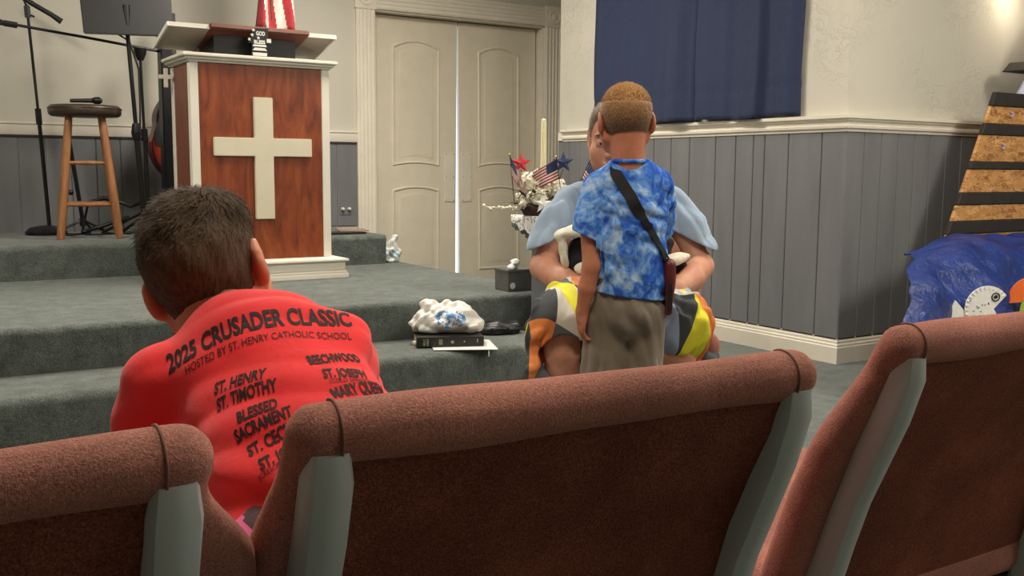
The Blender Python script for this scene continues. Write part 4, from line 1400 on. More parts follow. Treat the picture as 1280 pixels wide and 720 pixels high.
for i, (c, d, L) in enumerate((((-.07, -.08, .09), (-.5, -.5, .5), .07), ((-.09, -.06, .06), (-.9, -.3, .1), .07), ((-.06, -.09, .05), (-.1, -.9, .1), .06), ((.05, -.09, .06), (.4, -.8, .2), .07), ((.1, -.04, .1), (.8, -.3, .4), .06), ((-.03, -.1, .11), (-.2, -.8, .5), .05))):
    c = Vector(c); d = Vector(d).normalized(); w = d.cross(Vector((0, 0, 1))).normalized() * L * .24
    mb = MB(); mb.add([c, c + d * L * .45 + w, c + d * L, c + d * L * .45 - w, c + d * L * .5 + Vector((0, 0, -.006))], [(0, 1, 4), (1, 2, 4), (2, 3, 4), (3, 0, 4)])
    mb.build('leaf', 'leaf', fa, solid=.001)
mb = MB()
path = [Vector((-.08, -.06, .035)), Vector((-.14, -.08, .04)), Vector((-.2, -.09, .035)), Vector((-.275, -.1, .045))]
mb.tube(path, .0025, 5)
for i in range(22):
    t = i / 21 * 2.99; a = path[int(t)].lerp(path[int(t) + 1], t - int(t)) + Vector((rng.uniform(-.01, .01), rng.uniform(-.01, .01), rng.uniform(-.012, .014)))
    mb.sphere(a, .006 if i % 3 else .009, 6, 4)
mb.build('berry_branch', ['petal'], fa, smooth=.9)
for c, R, mm, tilt in (((-.1, .02, .26), .055, 'starred', .2), ((.115, .04, .265), .055, 'starblue', -.1), ((.01, -.125, .06), .05, 'paper', .5)):
    pts = star_pts(R, .42)
    mb = MB(); vs = [(c[0] + x, c[1], c[2] + z) for x, z in pts]
    n = len(vs)
    vs += [(c[0], c[1] - .014, c[2]), (c[0], c[1] + .014, c[2])]
    mb.add(vs, [(i, (i + 1) % n, n) for i in range(n)] + [((i + 1) % n, i, n + 1) for i in range(n)])
    so = mb.build('star', mm, fa)
    so['label'] = {'starred': 'red star pick', 'starblue': 'navy blue star pick', 'paper': 'white star ornament'}[mm]
    MB().tube([(c[0], c[1], c[2] - R * .6), (c[0] * .4, c[1], .05)], .002, 5).build('stem', 'twig', fa)
cd = thing('candle', 'tall cream taper candle rising from the flower arrangement', 'candle', (2.785 + .014 * math.cos(YAW), 4.121 - .014 * math.sin(YAW), zt_ + .06))
MB().tube([(0, 0, 0), (0, 0, .40), (0, 0, .415), (0, 0, .422)], [.016, .0135, .011, .004], 14).build('wax', 'candle', cd, smooth=.6)
MB().tube([(0, 0, .42), (.001, 0, .43)], .0015, 5).build('wick', 'black', cd)
def small_flag(label, x, y, z0, ang, L, yawf, droop):
    """stick with a printed cloth flag; ang leans the stick sideways"""
    wx = 2.785 + x * math.cos(YAW) + y * math.sin(YAW); wy = 4.121 - x * math.sin(YAW) + y * math.cos(YAW)
    t = thing('hand_flag', label, 'flag', (wx, wy, zt_ + z0), -YAW + yawf, 'small stick flags in the flowers')
    d = Vector((math.sin(ang), 0, math.cos(ang)))
    MB().tube([(0, 0, 0), d * L], .0022, 6).build('stick', 'black', t)
    MB().sphere(d * (L + .004), .005, 8, 6).build('finial', 'goldm', t)
    W_, H_ = .15, .1
    side = Vector((math.cos(droop), 0, -math.sin(droop)))
    top = d * (L - .004)
    dn = -d
    nu, nv = 26, 13
    mb = MB()
    mb.grid(lambda u, v: top + side * (W_ * u) + dn * (H_ * v) * (1 - .15 * u) + Vector((0, -.010 * math.sin(u * 7 + v), 0)), nu, nv)
    for k in range(len(mb.m)):
        i, j = k % nu, k // nu
        mb.m[k] = 2 if (i < 11 and j < 7) else (0 if j % 2 == 0 else 1)
    cl = mb.build('flag_cloth', ['flagred', 'flagwhite', 'flagblue'], t, smooth=3.2, solid=.001)
    sm = MB()
    for r_ in range(5):
        for c_ in range(5):
            u = (c_ + .5) / 5 * 10.5 / 26; v = (r_ + .5) / 5 * 6.6 / 13
            p = top + side * (W_ * u) + dn * (H_ * v) * (1 - .15 * u) + Vector((0, -.010 * math.sin(u * 7 + v) - .0016, 0))
            sm.add([p + side * .002, p + d * .002, p - side * .002, p - d * .002], [(0, 1, 2, 3)])
    so = sm.build('flag_stars', 'flagwhite', cl, fix=False)
small_flag('small stick flag at the left end of the flowers, beneath the red star', -.13, -.06, .05, -.1, .25, .0, 1.05)
small_flag('small stick flag in front of the white flowers right of the candle', .105, -.11, .06, .14, .23, 2.9, .55)
small_flag('small stick flag farthest right in the flowers, leaning right', .15, -.02, .06, .42, .24, .15, 1.0)

# grey card box on the stage edge
gb = thing('grey_box', 'small dark grey box with clear wrap on top at stage edge', 'box', (2.80, 4.335, P_))
MB().bx(-.11, .11, -.068, .068, 0, .108).build('carton', 'greybox', gb, bev=.003)
MB().bx(-.112, .112, -.07, .07, .098, .112).build('lid', 'greybox', gb, bev=.002)
S = SDF((-.06, -.05, -.01), (.06, .05, .07), .003); S.ell((0, 0, .01), (.03, .022, .018), .01); S.ell((.01, 0, .03), (.018, .014, .01), .01); S.disp(wob(.01, 90, 2)); S.cut((0, 0, 0), (0, 0, -1))
Pm, Fm = S.mesh(); cw = np_mesh('clear_wrap', Pm + np.array((-.06, -.03, .112), np.float32), Fm, 'clear', gb)
MB().lathe([(.0, 0), (.017, 0)], 14, (-.085, -.0695, .03), (math.pi / 2, 0, 0), cap=False).build('sticker', 'paper', gb)

# ------------------------------------------------------------------ bible, papers, bag, pouch on the step
ang = math.atan2(3.815 - 3.934, 2.245 - 1.959)
pp = thing('paper_sheet', 'white paper sheet sticking out under the black bible', 'paper', (2.20, 3.96, S_ + .0015), ang)
MB().grid(lambda u, v: (-.11 + .29 * u, -.155 + .28 * v - .02 * u, .0015 + .004 * (1 - v) ** 2), 10, 8).build('sheet', 'paper', pp, solid=.0012)
bi = thing('bible', 'thick black leather bible lying on the carpeted step under plastic bag', 'book', (2.185, 3.995, S_ + .006), ang)
bw, bd_, bh = .31, .2, .045
mb = MB()
mb.bx(-bw / 2, bw / 2, -bd_ / 2, bd_ / 2, 0, .004); mb.bx(-bw / 2, bw / 2, -bd_ / 2, bd_ / 2, bh - .004, bh)
mb.bx(-bw / 2, bw / 2, -bd_ / 2 - .006, -bd_ / 2 + .003, 0, bh)
mb.build('cover', 'leather', bi, bev=.0025)
MB().bx(-bw / 2 + .005, bw / 2 - .005, -bd_ / 2 + .003, bd_ / 2 - .006, .004, bh - .004).build('page_block', 'pages', bi)
for k, xx in enumerate((-.115, -.10)):
    text_mb('HOLY' if k == 0 else 'BIBLE', .014, .032, .0004, O=(xx - .0, -bd_ / 2 - .0068, .007), U=(0, 0, 1), V=(-1, 0, 0)).build('spine_lettering', 'gold', bi, fix=False)
mb = MB()
for xx in (-.052, -.046, -.04):
    mb.bx(xx, xx + .003, -bd_ / 2 - .0068, -bd_ / 2 - .006, .01, .035)
mb.box((.065, -bd_ / 2 - .0064, .024), (.006, .001, .008)); mb.box((.125, -bd_ / 2 - .0064, .026), (.005, .001, .016))
mb.lathe([(.0, 0), (.008, 0)], 6, (.01, -bd_ / 2 - .0066, .022), (math.pi / 2, 0, 0), cap=False)
mb.build('spine_tooling', 'gold', bi)
MB().tube([(bw / 2 - .002, -.02, .02), (bw / 2 + .01, -.06, .014), (bw / 2 + .012, -.11, .0), (bw / 2 + .01, -.19, -.004), (bw / 2 + .008, -.215, -.03)], .0035, 6, flat=.25).build('ribbon', 'pages', bi, smooth=3.2)
MB().sphere((-bw / 2 - .008, -bd_ / 2 + .004, .02), .011, 10, 8).build('bead', 'pages', bi, smooth=.9)
S = SDF((-.2, -.13, -.03), (.22, .13, .22), .004)
S.ell((-.09, 0, .035), (.07, .075, .045), .02); S.ell((.02, .0, .05), (.1, .085, .06), .04); S.ell((.1, .01, .035), (.072, .07, .045), .04)
S.ell((-.085, .01, .095), (.032, .03, .05), .04); S.cap((-.08, .01, .12), (-.035, .02, .115), .022, .016, .03)
S.ell((.035, .015, .09), (.07, .05, .035), .03)
S.disp(wob(.008, 34, 11, 3)); S.disp(folds(.022, 55, 12, 6, 1)); S.cut((0, 0, .0), (0, 0, -1), .008)
Pm, Fm = S.mesh()
bg_ = thing('plastic_bag', 'crumpled white plastic shopping bag with blue print lying on bible', 'bag', (2.20, 4.03, S_ + .053), -YAW + .06)
np_mesh('bag_body', Pm, Fm, 'bagw', bg_)
po = thing('glasses_case', 'black soft pouch with strap lying on the step right of bible', 'pouch', (2.555, 4.125, S_), -.45)
S = SDF((-.13, -.09, -.01), (.13, .09, .08), .004)
S.box((0, .02, .03), (.1, .045, .03), .02, .01); S.box((-.02, -.025, .02), (.09, .03, .02), .015, .015); S.disp(wob(.006, 40, 6)); S.cut((0, 0, .001), (0, 0, -1))
Pm, Fm = S.mesh(); np_mesh('pouch_body', Pm, Fm, 'black', po)
MB().tube([(-.1, -.03, .03), (-.06, -.065, .03), (0, -.06, .035), (.05, -.06, .03), (.1, -.02, .03)], .006, 8, flat=.4).build('strap', 'webbing', po, smooth=3.2)
for sx in (-.05, .03):
    MB().box((sx, -.066, .03), (.014, .006, .016)).build('buckle', 'blackm', po, bev=.002)

# ------------------------------------------------------------------ strand board tower, tarp, paper fish
tw = thing('lighthouse_prop', 'tapered strand board tower prop with black bands by the right wall', 'tower prop', (5.6, 3.2, 0))
def edge(z): return 5.082 - (1.44 - z) * (5.082 - 4.724) / (1.44 - .682)
def twp(name, m_, z0, z1, ex, yf, bev=.003):
    mb = MB(); c = 5.62
    w0, w1 = c - edge(z0) + ex, c - edge(z1) + ex
    mb.prism([(-w0, z0), (w0, z0), (w1, z1), (-w1, z1)], (c, yf, 0), (1, 0, 0), (0, 0, 1), (0, .018 + (3.15 - yf), 0))
    return mb.build(name, m_, tw, world=True, bev=bev, seg=1)
bands = [(1.367, 1.44), (1.211, 1.271), (1.027, 1.066), (.837, .90), (.682, .749), (.50, .56), (.30, .36)]
prev = 1.36
zs_ = [b[0] for b in bands]
for (z0, z1) in bands:
    twp('black_band', 'batten', z0, z1, .006, 3.142)
tops = [1.367, 1.211, 1.027, .837, .682, .50, .30]
bots = [1.271, 1.066, .90, .749, .56, .36, .0]
for a, b in zip(tops, bots):
    twp('strand_board', 'osb', b + .001, a - .001, 0, 3.15)
MB().bx(4.75, 6.49, 3.17, 3.2, .0, .06).build('foot_rail', 'batten', tw, world=True)
for xx in (5.35, 5.9):
    MB().bx(xx, xx + .04, 3.168, 3.2, .0, 1.42).build('rear_stud', 'osb', tw, world=True)
for xx, zz in ((5.22, 1.325), (5.16, 1.15)):
    mb = MB(); mb.tube([(xx, 3.15, zz + .014), (xx + .012, 3.135, zz + .01), (xx + .012, 3.135, zz - .008), (xx, 3.135, zz - .016), (xx - .008, 3.137, zz - .004)], .0045, 6); mb.build('hook', mat('pale_lilac_hook', (170, 160, 178), .4), tw, world=True, smooth=3.2)
lr = thing('lamp_house', 'white draped lantern with black brim on top of the tower prop', 'tower lantern', (5.74, 3.16, 1.44))
def drape(u, v):
    a = 2 * math.pi * u
    r = (.31 - .09 * v) * (1 + .04 * math.sin(a * 9))
    return (r * 1.25 * math.cos(a), r * .5 * math.sin(a), .0 + .17 * v)
mb = MB(); mb.grid(drape, 60, 8); mb.build('white_drape', mat('pale_lavender_cloth', (196, 200, 222), .7, bump=.3, bs=30, bd=.01), lr, smooth=3.2)
MB().prism([(-.41, .13), (.41, .13), (.34, .185), (-.34, .185)], (0, -.12, 0), (1, 0, 0), (0, 0, 1), (0, .24, 0)).build('black_brim', 'batten', lr, bev=.004)
MB().lathe([(.30, .185), (.28, .26), (.2, .4), (.1, .5), (0, .52)], 24, cap=False).build('white_top', mat('pale_lavender_paper', (204, 206, 222), .7), lr, smooth=.8).scale = (1, .4, 1)

def tarpf(u, v):
    x = 0
    # v: 0 on the floor in front, 1 behind the top ridge
    prof = [(2.50, .0), (2.56, .10), (2.62, .26), (2.68, .42), (2.76, .56), (2.88, .655), (2.98, .68), (3.08, .69)]
    t = v * (len(prof) - 1); i = min(int(t), len(prof) - 2); k = t - i
    y = prof[i][0] + (prof[i + 1][0] - prof[i][0]) * k; z = prof[i][1] + (prof[i + 1][1] - prof[i][1]) * k
    x0 = 1.385 * max(y, 2.62) + .0; x = x0 + (6.35 - x0) * u
    e = min(1, u / .22) ; e = e * e * (3 - 2 * e)
    z *= .87 + .12 * e + .02 * math.sin(u * 11)
    n = mnoise.noise(Vector((x * 3.2, v * 3.0, 1.7))); n2 = mnoise.noise(Vector((x * 8, v * 7, 4.2))); n3 = abs(mnoise.noise(Vector((x * 5 + v * 3, v * 4, 9.1))))
    d = .06 * n + .035 * n2 + .07 * n3
    y += -d * (1 - .6 * v) - .04 * math.sin(u * 26 + v * 2) * (1 - v)
    z += d * .5 * v * (v < .98)
    x += .04 * n2
    return (x, y, max(.004, z))
mb = MB(); mb.grid(tarpf, 120, 60)
tp = mb.build('tarp', 'tarp', None, world=True, loc=(5.1, 2.8, 0), smooth=3.2, solid=.003)
tag(tp, 'crumpled blue plastic tarp draped in front of the tower prop', 'tarp')
fish = thing('paper_plate_fish', 'white speckled paper plate fish with open mouth on blue tarp', 'paper fish', (4.195, 2.575, .392), -.5)
mb = MB()
R = .105
ol = [(0.03, -.0)]
for k in range(29):
    a = .62 + (2 * math.pi - 1.35) * k / 28
    ol.append((R * math.cos(a), R * math.sin(a)))
vs0 = len(ol)
mb.prism(ol, (0, 0, 0), (1, 0, 0), (0, 0, 1), (0, .006, 0)); mb.build('plate_body', 'plate', fish)
mb = MB()
for k in range(24):
    a = .7 + (2 * math.pi - 1.5) * k / 23
    mb.box((R * .93 * math.cos(a), -.0015, R * .93 * math.sin(a)), (.016, .004, .004), (0, -a, 0))
mb.build('fluted_rim', 'plate', fish)
MB().prism([(-.085, -.03), (-.15, .04), (-.168, -.0), (-.172, -.05), (-.16, -.12), (-.105, -.085)], (0, .004, 0), (1, 0, 0), (0, 0, 1), (0, .006, 0)).build('tail_fin', 'plate', fish)
mb = MB(); mb.lathe([(.02, 0), (.02, .003), (.016, .003), (.016, 0)], 20, (.035, -.001, .055), (math.pi / 2, 0, 0), cap=False); mb.lathe([(.008, 0), (.008, .004), (0, .004)], 14, (.035, -.001, .055), (math.pi / 2, 0, 0), cap=False); mb.build('eye', 'ink', fish)
mb = MB(); rng = random.Random(2)
for k in range(16):
    a = rng.uniform(1.2, 5.2); r = rng.uniform(.02, .1)
    mb.lathe([(.0035, 0), (0, .001)], 6, (r * math.cos(a), -.0008, r * math.sin(a)), (math.pi / 2, 0, 0), cap=False)
mb.build('spots', 'starblue', fish)
f2 = thing('paper_fan_fish', 'orange and green paper fish at the right edge of the tarp', 'paper fish', (4.59, 2.60, .40), -.5)
mb = MB()
ol = [(0, 0)] + [(.115 * math.cos(a), .115 * math.sin(a)) for a in [1.75 + 1.5 * k / 8 for k in range(9)]]
mb.prism(ol, (0, 0, 0), (1, 0, 0), (0, 0, 1), (0, .006, 0)); mb.build('orange_fin', 'orange', f2)
mb = MB(); mb.prism([(.1 * math.cos(2 * math.pi * k / 24) + .045, .1 * math.sin(2 * math.pi * k / 24) - .045) for k in range(24)], (0, -.006, 0), (1, 0, 0), (0, 0, 1), (0, .006, 0)); mb.build('green_body', 'green', f2)

# ------------------------------------------------------------------ church chairs
def chair_proto(label, loc, rz, group='mauve upholstered church chairs'):
    t = thing('church_chair', label, 'chair', loc, rz, group)
    # back cushion with rolled crest: distance to a curved profile, extended across the width
    prof = [(0.0, .805, .0245), (.012, .79, .0215), (.030, .756, .021), (.064, .691, .023), (.100, .602, .025), (.143, .484, .027)]
    S = SDF((-.33, -.06, .40), (.33, .24, .87), .006)
    def f(X, Y, Z):
        d2 = None
        for (a, b) in zip(prof[:-1], prof[1:]):
            ay, az, ar = a; by, bz, br = b
            ey, ez = by - ay, bz - az
            tt = np.clip(((Y - ay) * ey + (Z - az) * ez) / (ey * ey + ez * ez), 0, 1)
            d = np.sqrt((Y - ay - ey * tt) ** 2 + (Z - az - ez * tt) ** 2) - (ar + (br - ar) * tt)
            if d2 is None: d2 = d
            else:
                d2 = np.minimum(d2, d)
        hw = .262 + .022 * np.clip((.775 - Z) / .1, 0, 1)
        dx = np.abs(X) - hw
        r = .024
        q1, q2 = np.maximum(d2 + r, 0), np.maximum(dx + r, 0)
        return np.sqrt(q1 ** 2 + q2 ** 2) - r + np.minimum(np.maximum(d2 + r, dx + r), 0) + 0 * X
    S.apply(f, (-.3, -.05, .42), (.3, .22, .85), 0)
    S.disp(wob(.0015, 22, 5))
    Pm, Fm = S.mesh()
    np_mesh('back_cushion', Pm, Fm, 'mauve', t)
    # rear panel between the posts
    bk = [(-.010, .793), (.004, .75), (.030, .70), (.058, .64), (.078, .58), (.096, .52), (.112, .455), (.118, .44)]
    mb = MB()
    vs = []
    for y, z in bk:
        for i in range(13):
            x = -.245 + .49 * i / 12
            vs.append((x, y - .004 - .003 * (1 - ((i - 6) / 6) ** 2), z))
    for y, z in bk:
        for i in range(13):
            vs.append((-.245 + .49 * i / 12, y + .03, z))
    n = len(bk) * 13
    fs = []
    for j in range(len(bk) - 1):
        for i in range(12):
            a = j * 13 + i
            fs.append((a, a + 1, a + 14, a + 13)); fs.append((n + a, n + a + 13, n + a + 14, n + a + 1))
    for i in range(12):
        fs.append((i, n + i, n + i + 1, i + 1)); a = (len(bk) - 1) * 13 + i; fs.append((a, a + 1, n + a + 1, n + a))
    for j in range(len(bk) - 1):
        a = j * 13; fs.append((a, a + 13, n + a + 13, n + a)); a = j * 13 + 12; fs.append((a, n + a, n + a + 13, a + 13))
    mb.add(vs, fs)
    mb.build('back_panel', 'rust', t, smooth=.9)
    # enamelled flat posts running down into the rear legs
    pts = [(-.010, .797), (-.003, .772), (.014, .72), (.038, .665), (.062, .61), (.082, .55), (.100, .49), (.112, .44), (.105, .36), (.07, .2), (.03, .0)]
    for sx in (-1, 1):
        mb = MB()
        W2, T2 = .0185, .015
        ring = [(-W2, -T2 * .5), (-W2 * .8, -T2), (-W2 * .3, -T2 * 1.25), (W2 * .3, -T2 * 1.25), (W2 * .8, -T2), (W2, -T2 * .5), (W2, T2), (-W2, T2)]
        vs = []
        for i, (y, z) in enumerate(pts):
            a = pts[max(0, i - 1)]; b = pts[min(len(pts) - 1, i + 1)]
            d = Vector((0, b[0] - a[0], b[1] - a[1])).normalized(); nn = Vector((0, -d.z, d.y))   # nn points forward
            if nn.y < 0: nn = -nn
            sc_ = .55 if i == 0 else 1
            for (p, q) in ring:
                vs.append(Vector((sx * .232 + p * (.8 if i == 0 else 1), y, z)) + nn * (q * sc_ - .004))
        k = len(ring)
        fs = [(i * k + j, i * k + (j + 1) % k, (i + 1) * k + (j + 1) % k, (i + 1) * k + j) for i in range(len(pts) - 1) for j in range(k)]
        fs += [tuple(range(k)), tuple((len(pts) - 1) * k + j for j in range(k))]
        mb.add(vs, fs)
        mb.build('back_post', 'frame', t, smooth=.55)
        mb = MB()
        mb.tube([(sx * .225 + 0, -.0245 * math.cos(a) * 1.03, .805 + .0245 * math.sin(a) * 1.03) for a in [-.9 + 2.9 * q / 14 for q in range(15)]], .0013, 5)
        mb.build('seam', 'seam', t, smooth=3.2)
    # seat
    S = SDF((-.3, .08, .36), (.3, .66, .52), .008)
    S.box((0, .36, .435), (.262, .25, .045), .035, 0)
    S.disp(lambda x, y, z: -.012 * np.exp(-((x / .2) ** 2 + ((y - .36) / .2) ** 2)) * (z > .44))
    Pm, Fm = S.mesh(); np_mesh('seat_cushion', Pm, Fm, 'mauve', t)
    MB().bx(-.24, .24, .13, .58, .375, .395).build('seat_pan', 'blackm', t, bev=.004)
    for sx in (-1, 1):
        MB().tube([(sx * .235, .57, .39), (sx * .24, .59, .2), (sx * .24, .6, 0)], .0135, 10).build('front_leg', 'frame', t, smooth=.6)
        MB().tube([(sx * .235, .12, .385), (sx * .235, .58, .385)], .0125, 8).build('side_rail', 'frame', t, smooth=.6)
    return t
ch = chair_proto('mauve church chair filling the middle foreground, both posts in view', (.496, .662, 0), math.radians(-3.5))
def chair_copy(label, loc, rz):
    c = copy_tree(ch); c.location = loc; c.rotation_euler = (0, 0, rz); c['label'] = label
    INV[c.name] = (Matrix.Translation(Vector(loc)) @ Matrix.Rotation(rz, 4, 'Z')).inverted()
    return c
lcz = chair_copy('mauve church chair at the left foreground, cut by the frame edge', (-.082, .66, 0), math.radians(1.0))
for q in lcz.children:                                      # its right side padding has slumped outward
    if q.name.startswith('back_cushion'):
        q.data = q.data.copy()
        for v in q.data.vertices:
            if v.co.x > .16:
                tt = clampf((.785 - v.co.z) / .075, 0, 1)
                v.co.x += .031 * tt * tt * (3 - 2 * tt) * clampf((v.co.x - .16) / .09, 0, 1)
chair_copy('mauve church chair at the right foreground, nearest the blue tarp', (1.203, .69, 0), math.radians(-1.0))
MAN_B = Vector((2.201, 2.748, 0))
RR = Vector((math.cos(YAW), -math.sin(YAW), 0)); FF = Vector((math.sin(YAW), math.cos(YAW), 0))
def mloc(x, y): return MAN_B + RR * x + FF * y
cp = mloc(.03, .225)
chair_copy('mauve church chair facing the camera with the man in pale blue seated on it', (cp.x, cp.y, 0), math.pi - YAW)

# ------------------------------------------------------------------ standing boy
bb = thing('person', 'boy with cropped sandy hair in blue tie-dye shirt standing with back turned', 'person', (1.876, 2.303, 0), -YAW)
hc = Vector((-.014, .012, 1.143)); hs = .925
hr, hf, hu = Vector((.99, .10, .03)).normalized(), None, None
hf = Vector((-.10, .985, -.12)).normalized(); hr = (hr - hf * hr.dot(hf)).normalized(); hu = hr.cross(hf)
S = SDF((-.24, -.18, -.005), (.24, .42, 1.30), .0042)
S.cap((-.008, -.012, 1.10), (-.002, -.005, .985), .047, .052, .03)
head(S, hc, hr, hf, hu, hs, kid=True)
S.cap((-.07, -.005, .95), (.07, -.005, .955), .03, .03, .02)
S.ell((0, .0, .87), (.09, .06, .11), .02); S.ell((0, 0, .68), (.085, .06, .12), .02)
S.path([(-.092, -.012, .948), (-.12, -.042, .84), (-.114, -.058, .72)], [.028, .029, .0255], .012)
S.path([(-.113, -.056, .72), (-.126, -.055, .655), (-.138, -.045, .588)], [.027, .026, .0185], .012)
hand(S, (-.138, -.043, .586), (-.02, .12, -1), (1, .25, 0), (.2, 1, .1), .70, .75, .03, .4)
S.path([(.082, .0, .955), (.106, .085, .85), (.105, .15, .74)], [.028, .03, .029], .012)
S.path([(.105, .15, .74), (.085, .24, .715), (.05, .315, .70)], [.030, .028, .021], .015)
hand(S, (.05, .315, .70), (-.6, .8, .05), (-.6, -.5, -.2), (0, .2, 1), .72, .5, .03, .3)
for sx in (-1, 1):
    S.path([(sx * .052, 0, .59), (sx * .060, .003, .34), (sx * .064, -.015, .18), (sx * .066, -.005, .07)], [.05, .044, .042, .031], .012)
    S.ell((sx * .07, .04, .035), (.033, .08, .032), .02)
Pm, Fm = S.mesh()
body = np_mesh('body', Pm, Fm, 'skinB', bb)
# hair
S, W = hair_cap(.0042, hc, hr, hf, hu, hs, .006, -.048, .05, top=0)
Ph, Fh = S.mesh()
hz = hc.z
M['hairgrad'] = hairgrad('sandy_hair_with_faded_sides', (188, 140, 84), (92, 66, 48), hz - .05, hz + .085)
ho = np_mesh('hair', Ph, Fh, 'hairgrad', bb)
blades('hair_strands', Ph, Fh, ho, 'hairgrad', 9000, lambda p: .003 + .006 * clampf((p.z - hz + .08) / .18, 0, 1), .0007, lambda p, n: (0, .3, -.8 if p.z < hz + .06 else .2), seed=4, lift=.62)
for sx in (-1, 1):
    e = hc + (hr * (sx * .032) + hf * .078 + hu * .006) * hs
    MB().sphere(e, .0125, 12, 8).build('eye', 'eye', body, smooth=.9)
# tie-dye shirt: solid shell, cut at hem, sleeves and neck
S = SDF((-.26, -.17, .56), (.26, .26, 1.08), .0034)
S.cap((-.072, -.006, .962), (.076, -.004, .968), .044, .044, .02)
S.cap((-.028, -.008, 1.0), (.026, -.008, 1.002), .044, .044, .04)
S.ell((.0, -.004, .885), (.112, .084, .125), .03); S.ell((.0, -.002, .735), (.108, .086, .16), .03)
S.cap((-.0, -.0, .80), (.004, .0, .58), .104, .116, .03, sq=((0, 1, 0), .84))
S.path([(-.096, -.012, .952), (-.122, -.04, .85), (-.124, -.046, .79)], [.046, .046, .048], .02)
S.path([(.086, .0, .958), (.106, .085, .865), (.108, .11, .83)], [.045, .044, .046], .02)
S.disp(lambda x, y, z: folds(.013, 58, 7, 6, .6)(x, y, z) * np.clip((1.01 - z) / .12, 0, 1) * np.where(x < -.09, .4, 1))
S.disp(lambda x, y, z: .0035 * np.sin((x * .7 + z * 1.2 - .2 * np.sin(x * 18)) * 62) * np.exp(-((z - .68) / .07) ** 2))
S.cap((-.122, -.0455, .815), (-.118, -.052, .70), .0405, .046, .004, '-'); S.cap((.107, .10, .845), (.105, .15, .74), .036, .04, .004, '-')
S.apply(lambda X, Y, Z: np.maximum((Z - .815) * .94 * -1 * -1 + (X + .124) * .34 * 1, 0 * X - 1) * 0 + np.where((X < -.105) | (X > .5), -(Z - .806 + .45 * (X + .124)), -1.0 + 0 * Z), (-.26, -.17, .56), (.26, .26, 1.08), .003, 'i')
S.cut((0, -.03, .634), (-.13, .05, -1), .004)
S.cap((-.006, -.008, 1.2), (-.003, -.008, 1.035), .046, .0525, .006, '-')
Ps, Fs = S.mesh()
sh = np_mesh('tie_dye_shirt', Ps, Fs, 'tiedye', bb)
# ribbed collar
mb = MB()
ring = []
for k in range(25):
    a = 2 * math.pi * k / 24
    ring.append((-.003 + .053 * math.cos(a), -.008 + .052 * math.sin(a), 1.024 - .010 * math.sin(a) + .004 * math.cos(2 * a)))
mb.tube(ring, .0065, 8, cap=False)
mb.build('collar', 'tiedye', sh, smooth=3.2)
tree_s = bvh(Ps, Fs)
# grey shorts
S = SDF((-.2, -.17, .28), (.2, .17, .72), .0048)
S.cap((-.02, 0, .645), (.02, 0, .645), .086, .086, .02, sq=((0, 1, 0), .84)); S.ell((0, -.012, .575), (.112, .088, .08), .02)
S.path([(-.058, -.005, .57), (-.064, 0, .45), (-.068, .0, .30)], [.066, .068, .07], .015)
S.path([(.05, -.005, .57), (.048, 0, .45), (.05, .0, .30)], [.062, .06, .064], .015)
S.disp(folds(.012, 58, 13, 6, .25))
S.disp(lambda x, y, z: .005 * np.sin(z * 70 + x * 60) * np.exp(-((z - .56) / .05) ** 2 - ((x - .0) / .05) ** 2))
S.cut((0, 0, .33), (0, 0, -1)); S.cut((0, 0, .685), (0, 0, 1))
Pm, Fm = S.mesh(); np_mesh('shorts', Pm, Fm, 'pants', bb)
for sx in (-1, 1):
    S = SDF((sx * .07 - .06, -.08, -.005), (sx * .07 + .06, .15, .13), .005)
    S.ell((sx * .07, .045, .03), (.04, .092, .042), 0); S.cap((sx * .069, -.008, .05), (sx * .069, -.01, .09), .042, .04, .02); S.cut((0, 0, .001), (0, 0, -1))
    Pm, Fm = S.mesh(); np_mesh('shoe', Pm, Fm, ['shoe', 'sole'], bb, lambda c: (c[:, 2] < .022).astype(int))
# crossbody bag
cbag = thing('crossbody_bag', 'maroon crossbody pouch on black strap worn by the boy in tie-dye', 'bag', (1.876, 2.303, 0), -YAW)
def drap(x, z, y0, sgn, off=.004):
    h = tree_s.ray_cast(Vector((x, y0, z)), Vector((0, sgn, 0)))
    return (h[0] + h[1] * off if h[0] is not None else None), h[1]
def ribbon(pts, nrm, wv, mname, parent, name, th=.003):
    mb = MB(); vs = []
    for i, (p, n) in enumerate(zip(pts, nrm)):
        d = (pts[min(i + 1, len(pts) - 1)] - pts[max(i - 1, 0)]).normalized()
        s_ = d.cross(n).normalized() * wv[i]
        for q in (p - s_, p + s_, p + s_ * .97 + n * th, p - s_ * .97 + n * th): vs.append(q)
    k = len(pts)
    fs = [(i * 4 + j, i * 4 + (j + 1) % 4, i * 4 + 4 + (j + 1) % 4, i * 4 + 4 + j) for i in range(k - 1) for j in range(4)]
    fs += [(0, 1, 2, 3), tuple((k - 1) * 4 + j for j in range(4))]
    mb.add(vs, fs)
    return mb.build(name, mname, parent, smooth=.7)
pts, nr, ww = [], [], []
for i in range(17):                                         # front side, from hip up to the shoulder
    t = i / 16
    p, n = drap(.112 - .155 * t, .74 + .235 * t, .4, -1)
    if p is not None: pts.append(p); nr.append(n); ww.append(.012)
for i in range(9):                                          # over the shoulder
    a = -60 + 120 * i / 8
    d = Vector((0, -math.cos(math.radians(90 - a)) * -1, 0))
    o = Vector((-.05, .10 - .2 * i / 8, 1.2)); h = tree_s.ray_cast(o, Vector((0, -.0, -1)))
    if h[0] is not None and h[0].z > .96 and abs(h[0].y) < .045: pts.append(h[0] + h[1] * .004); nr.append(h[1]); ww.append(.014)
for i in range(33):                                         # down the back to the right hip
    t = i / 32
    p, n = drap(-.052 + .158 * t, 1.002 - .262 * t, -.4, 1)
    if p is not None: pts.append(p); nr.append(n); ww.append(.017 if t < .5 else .0105)
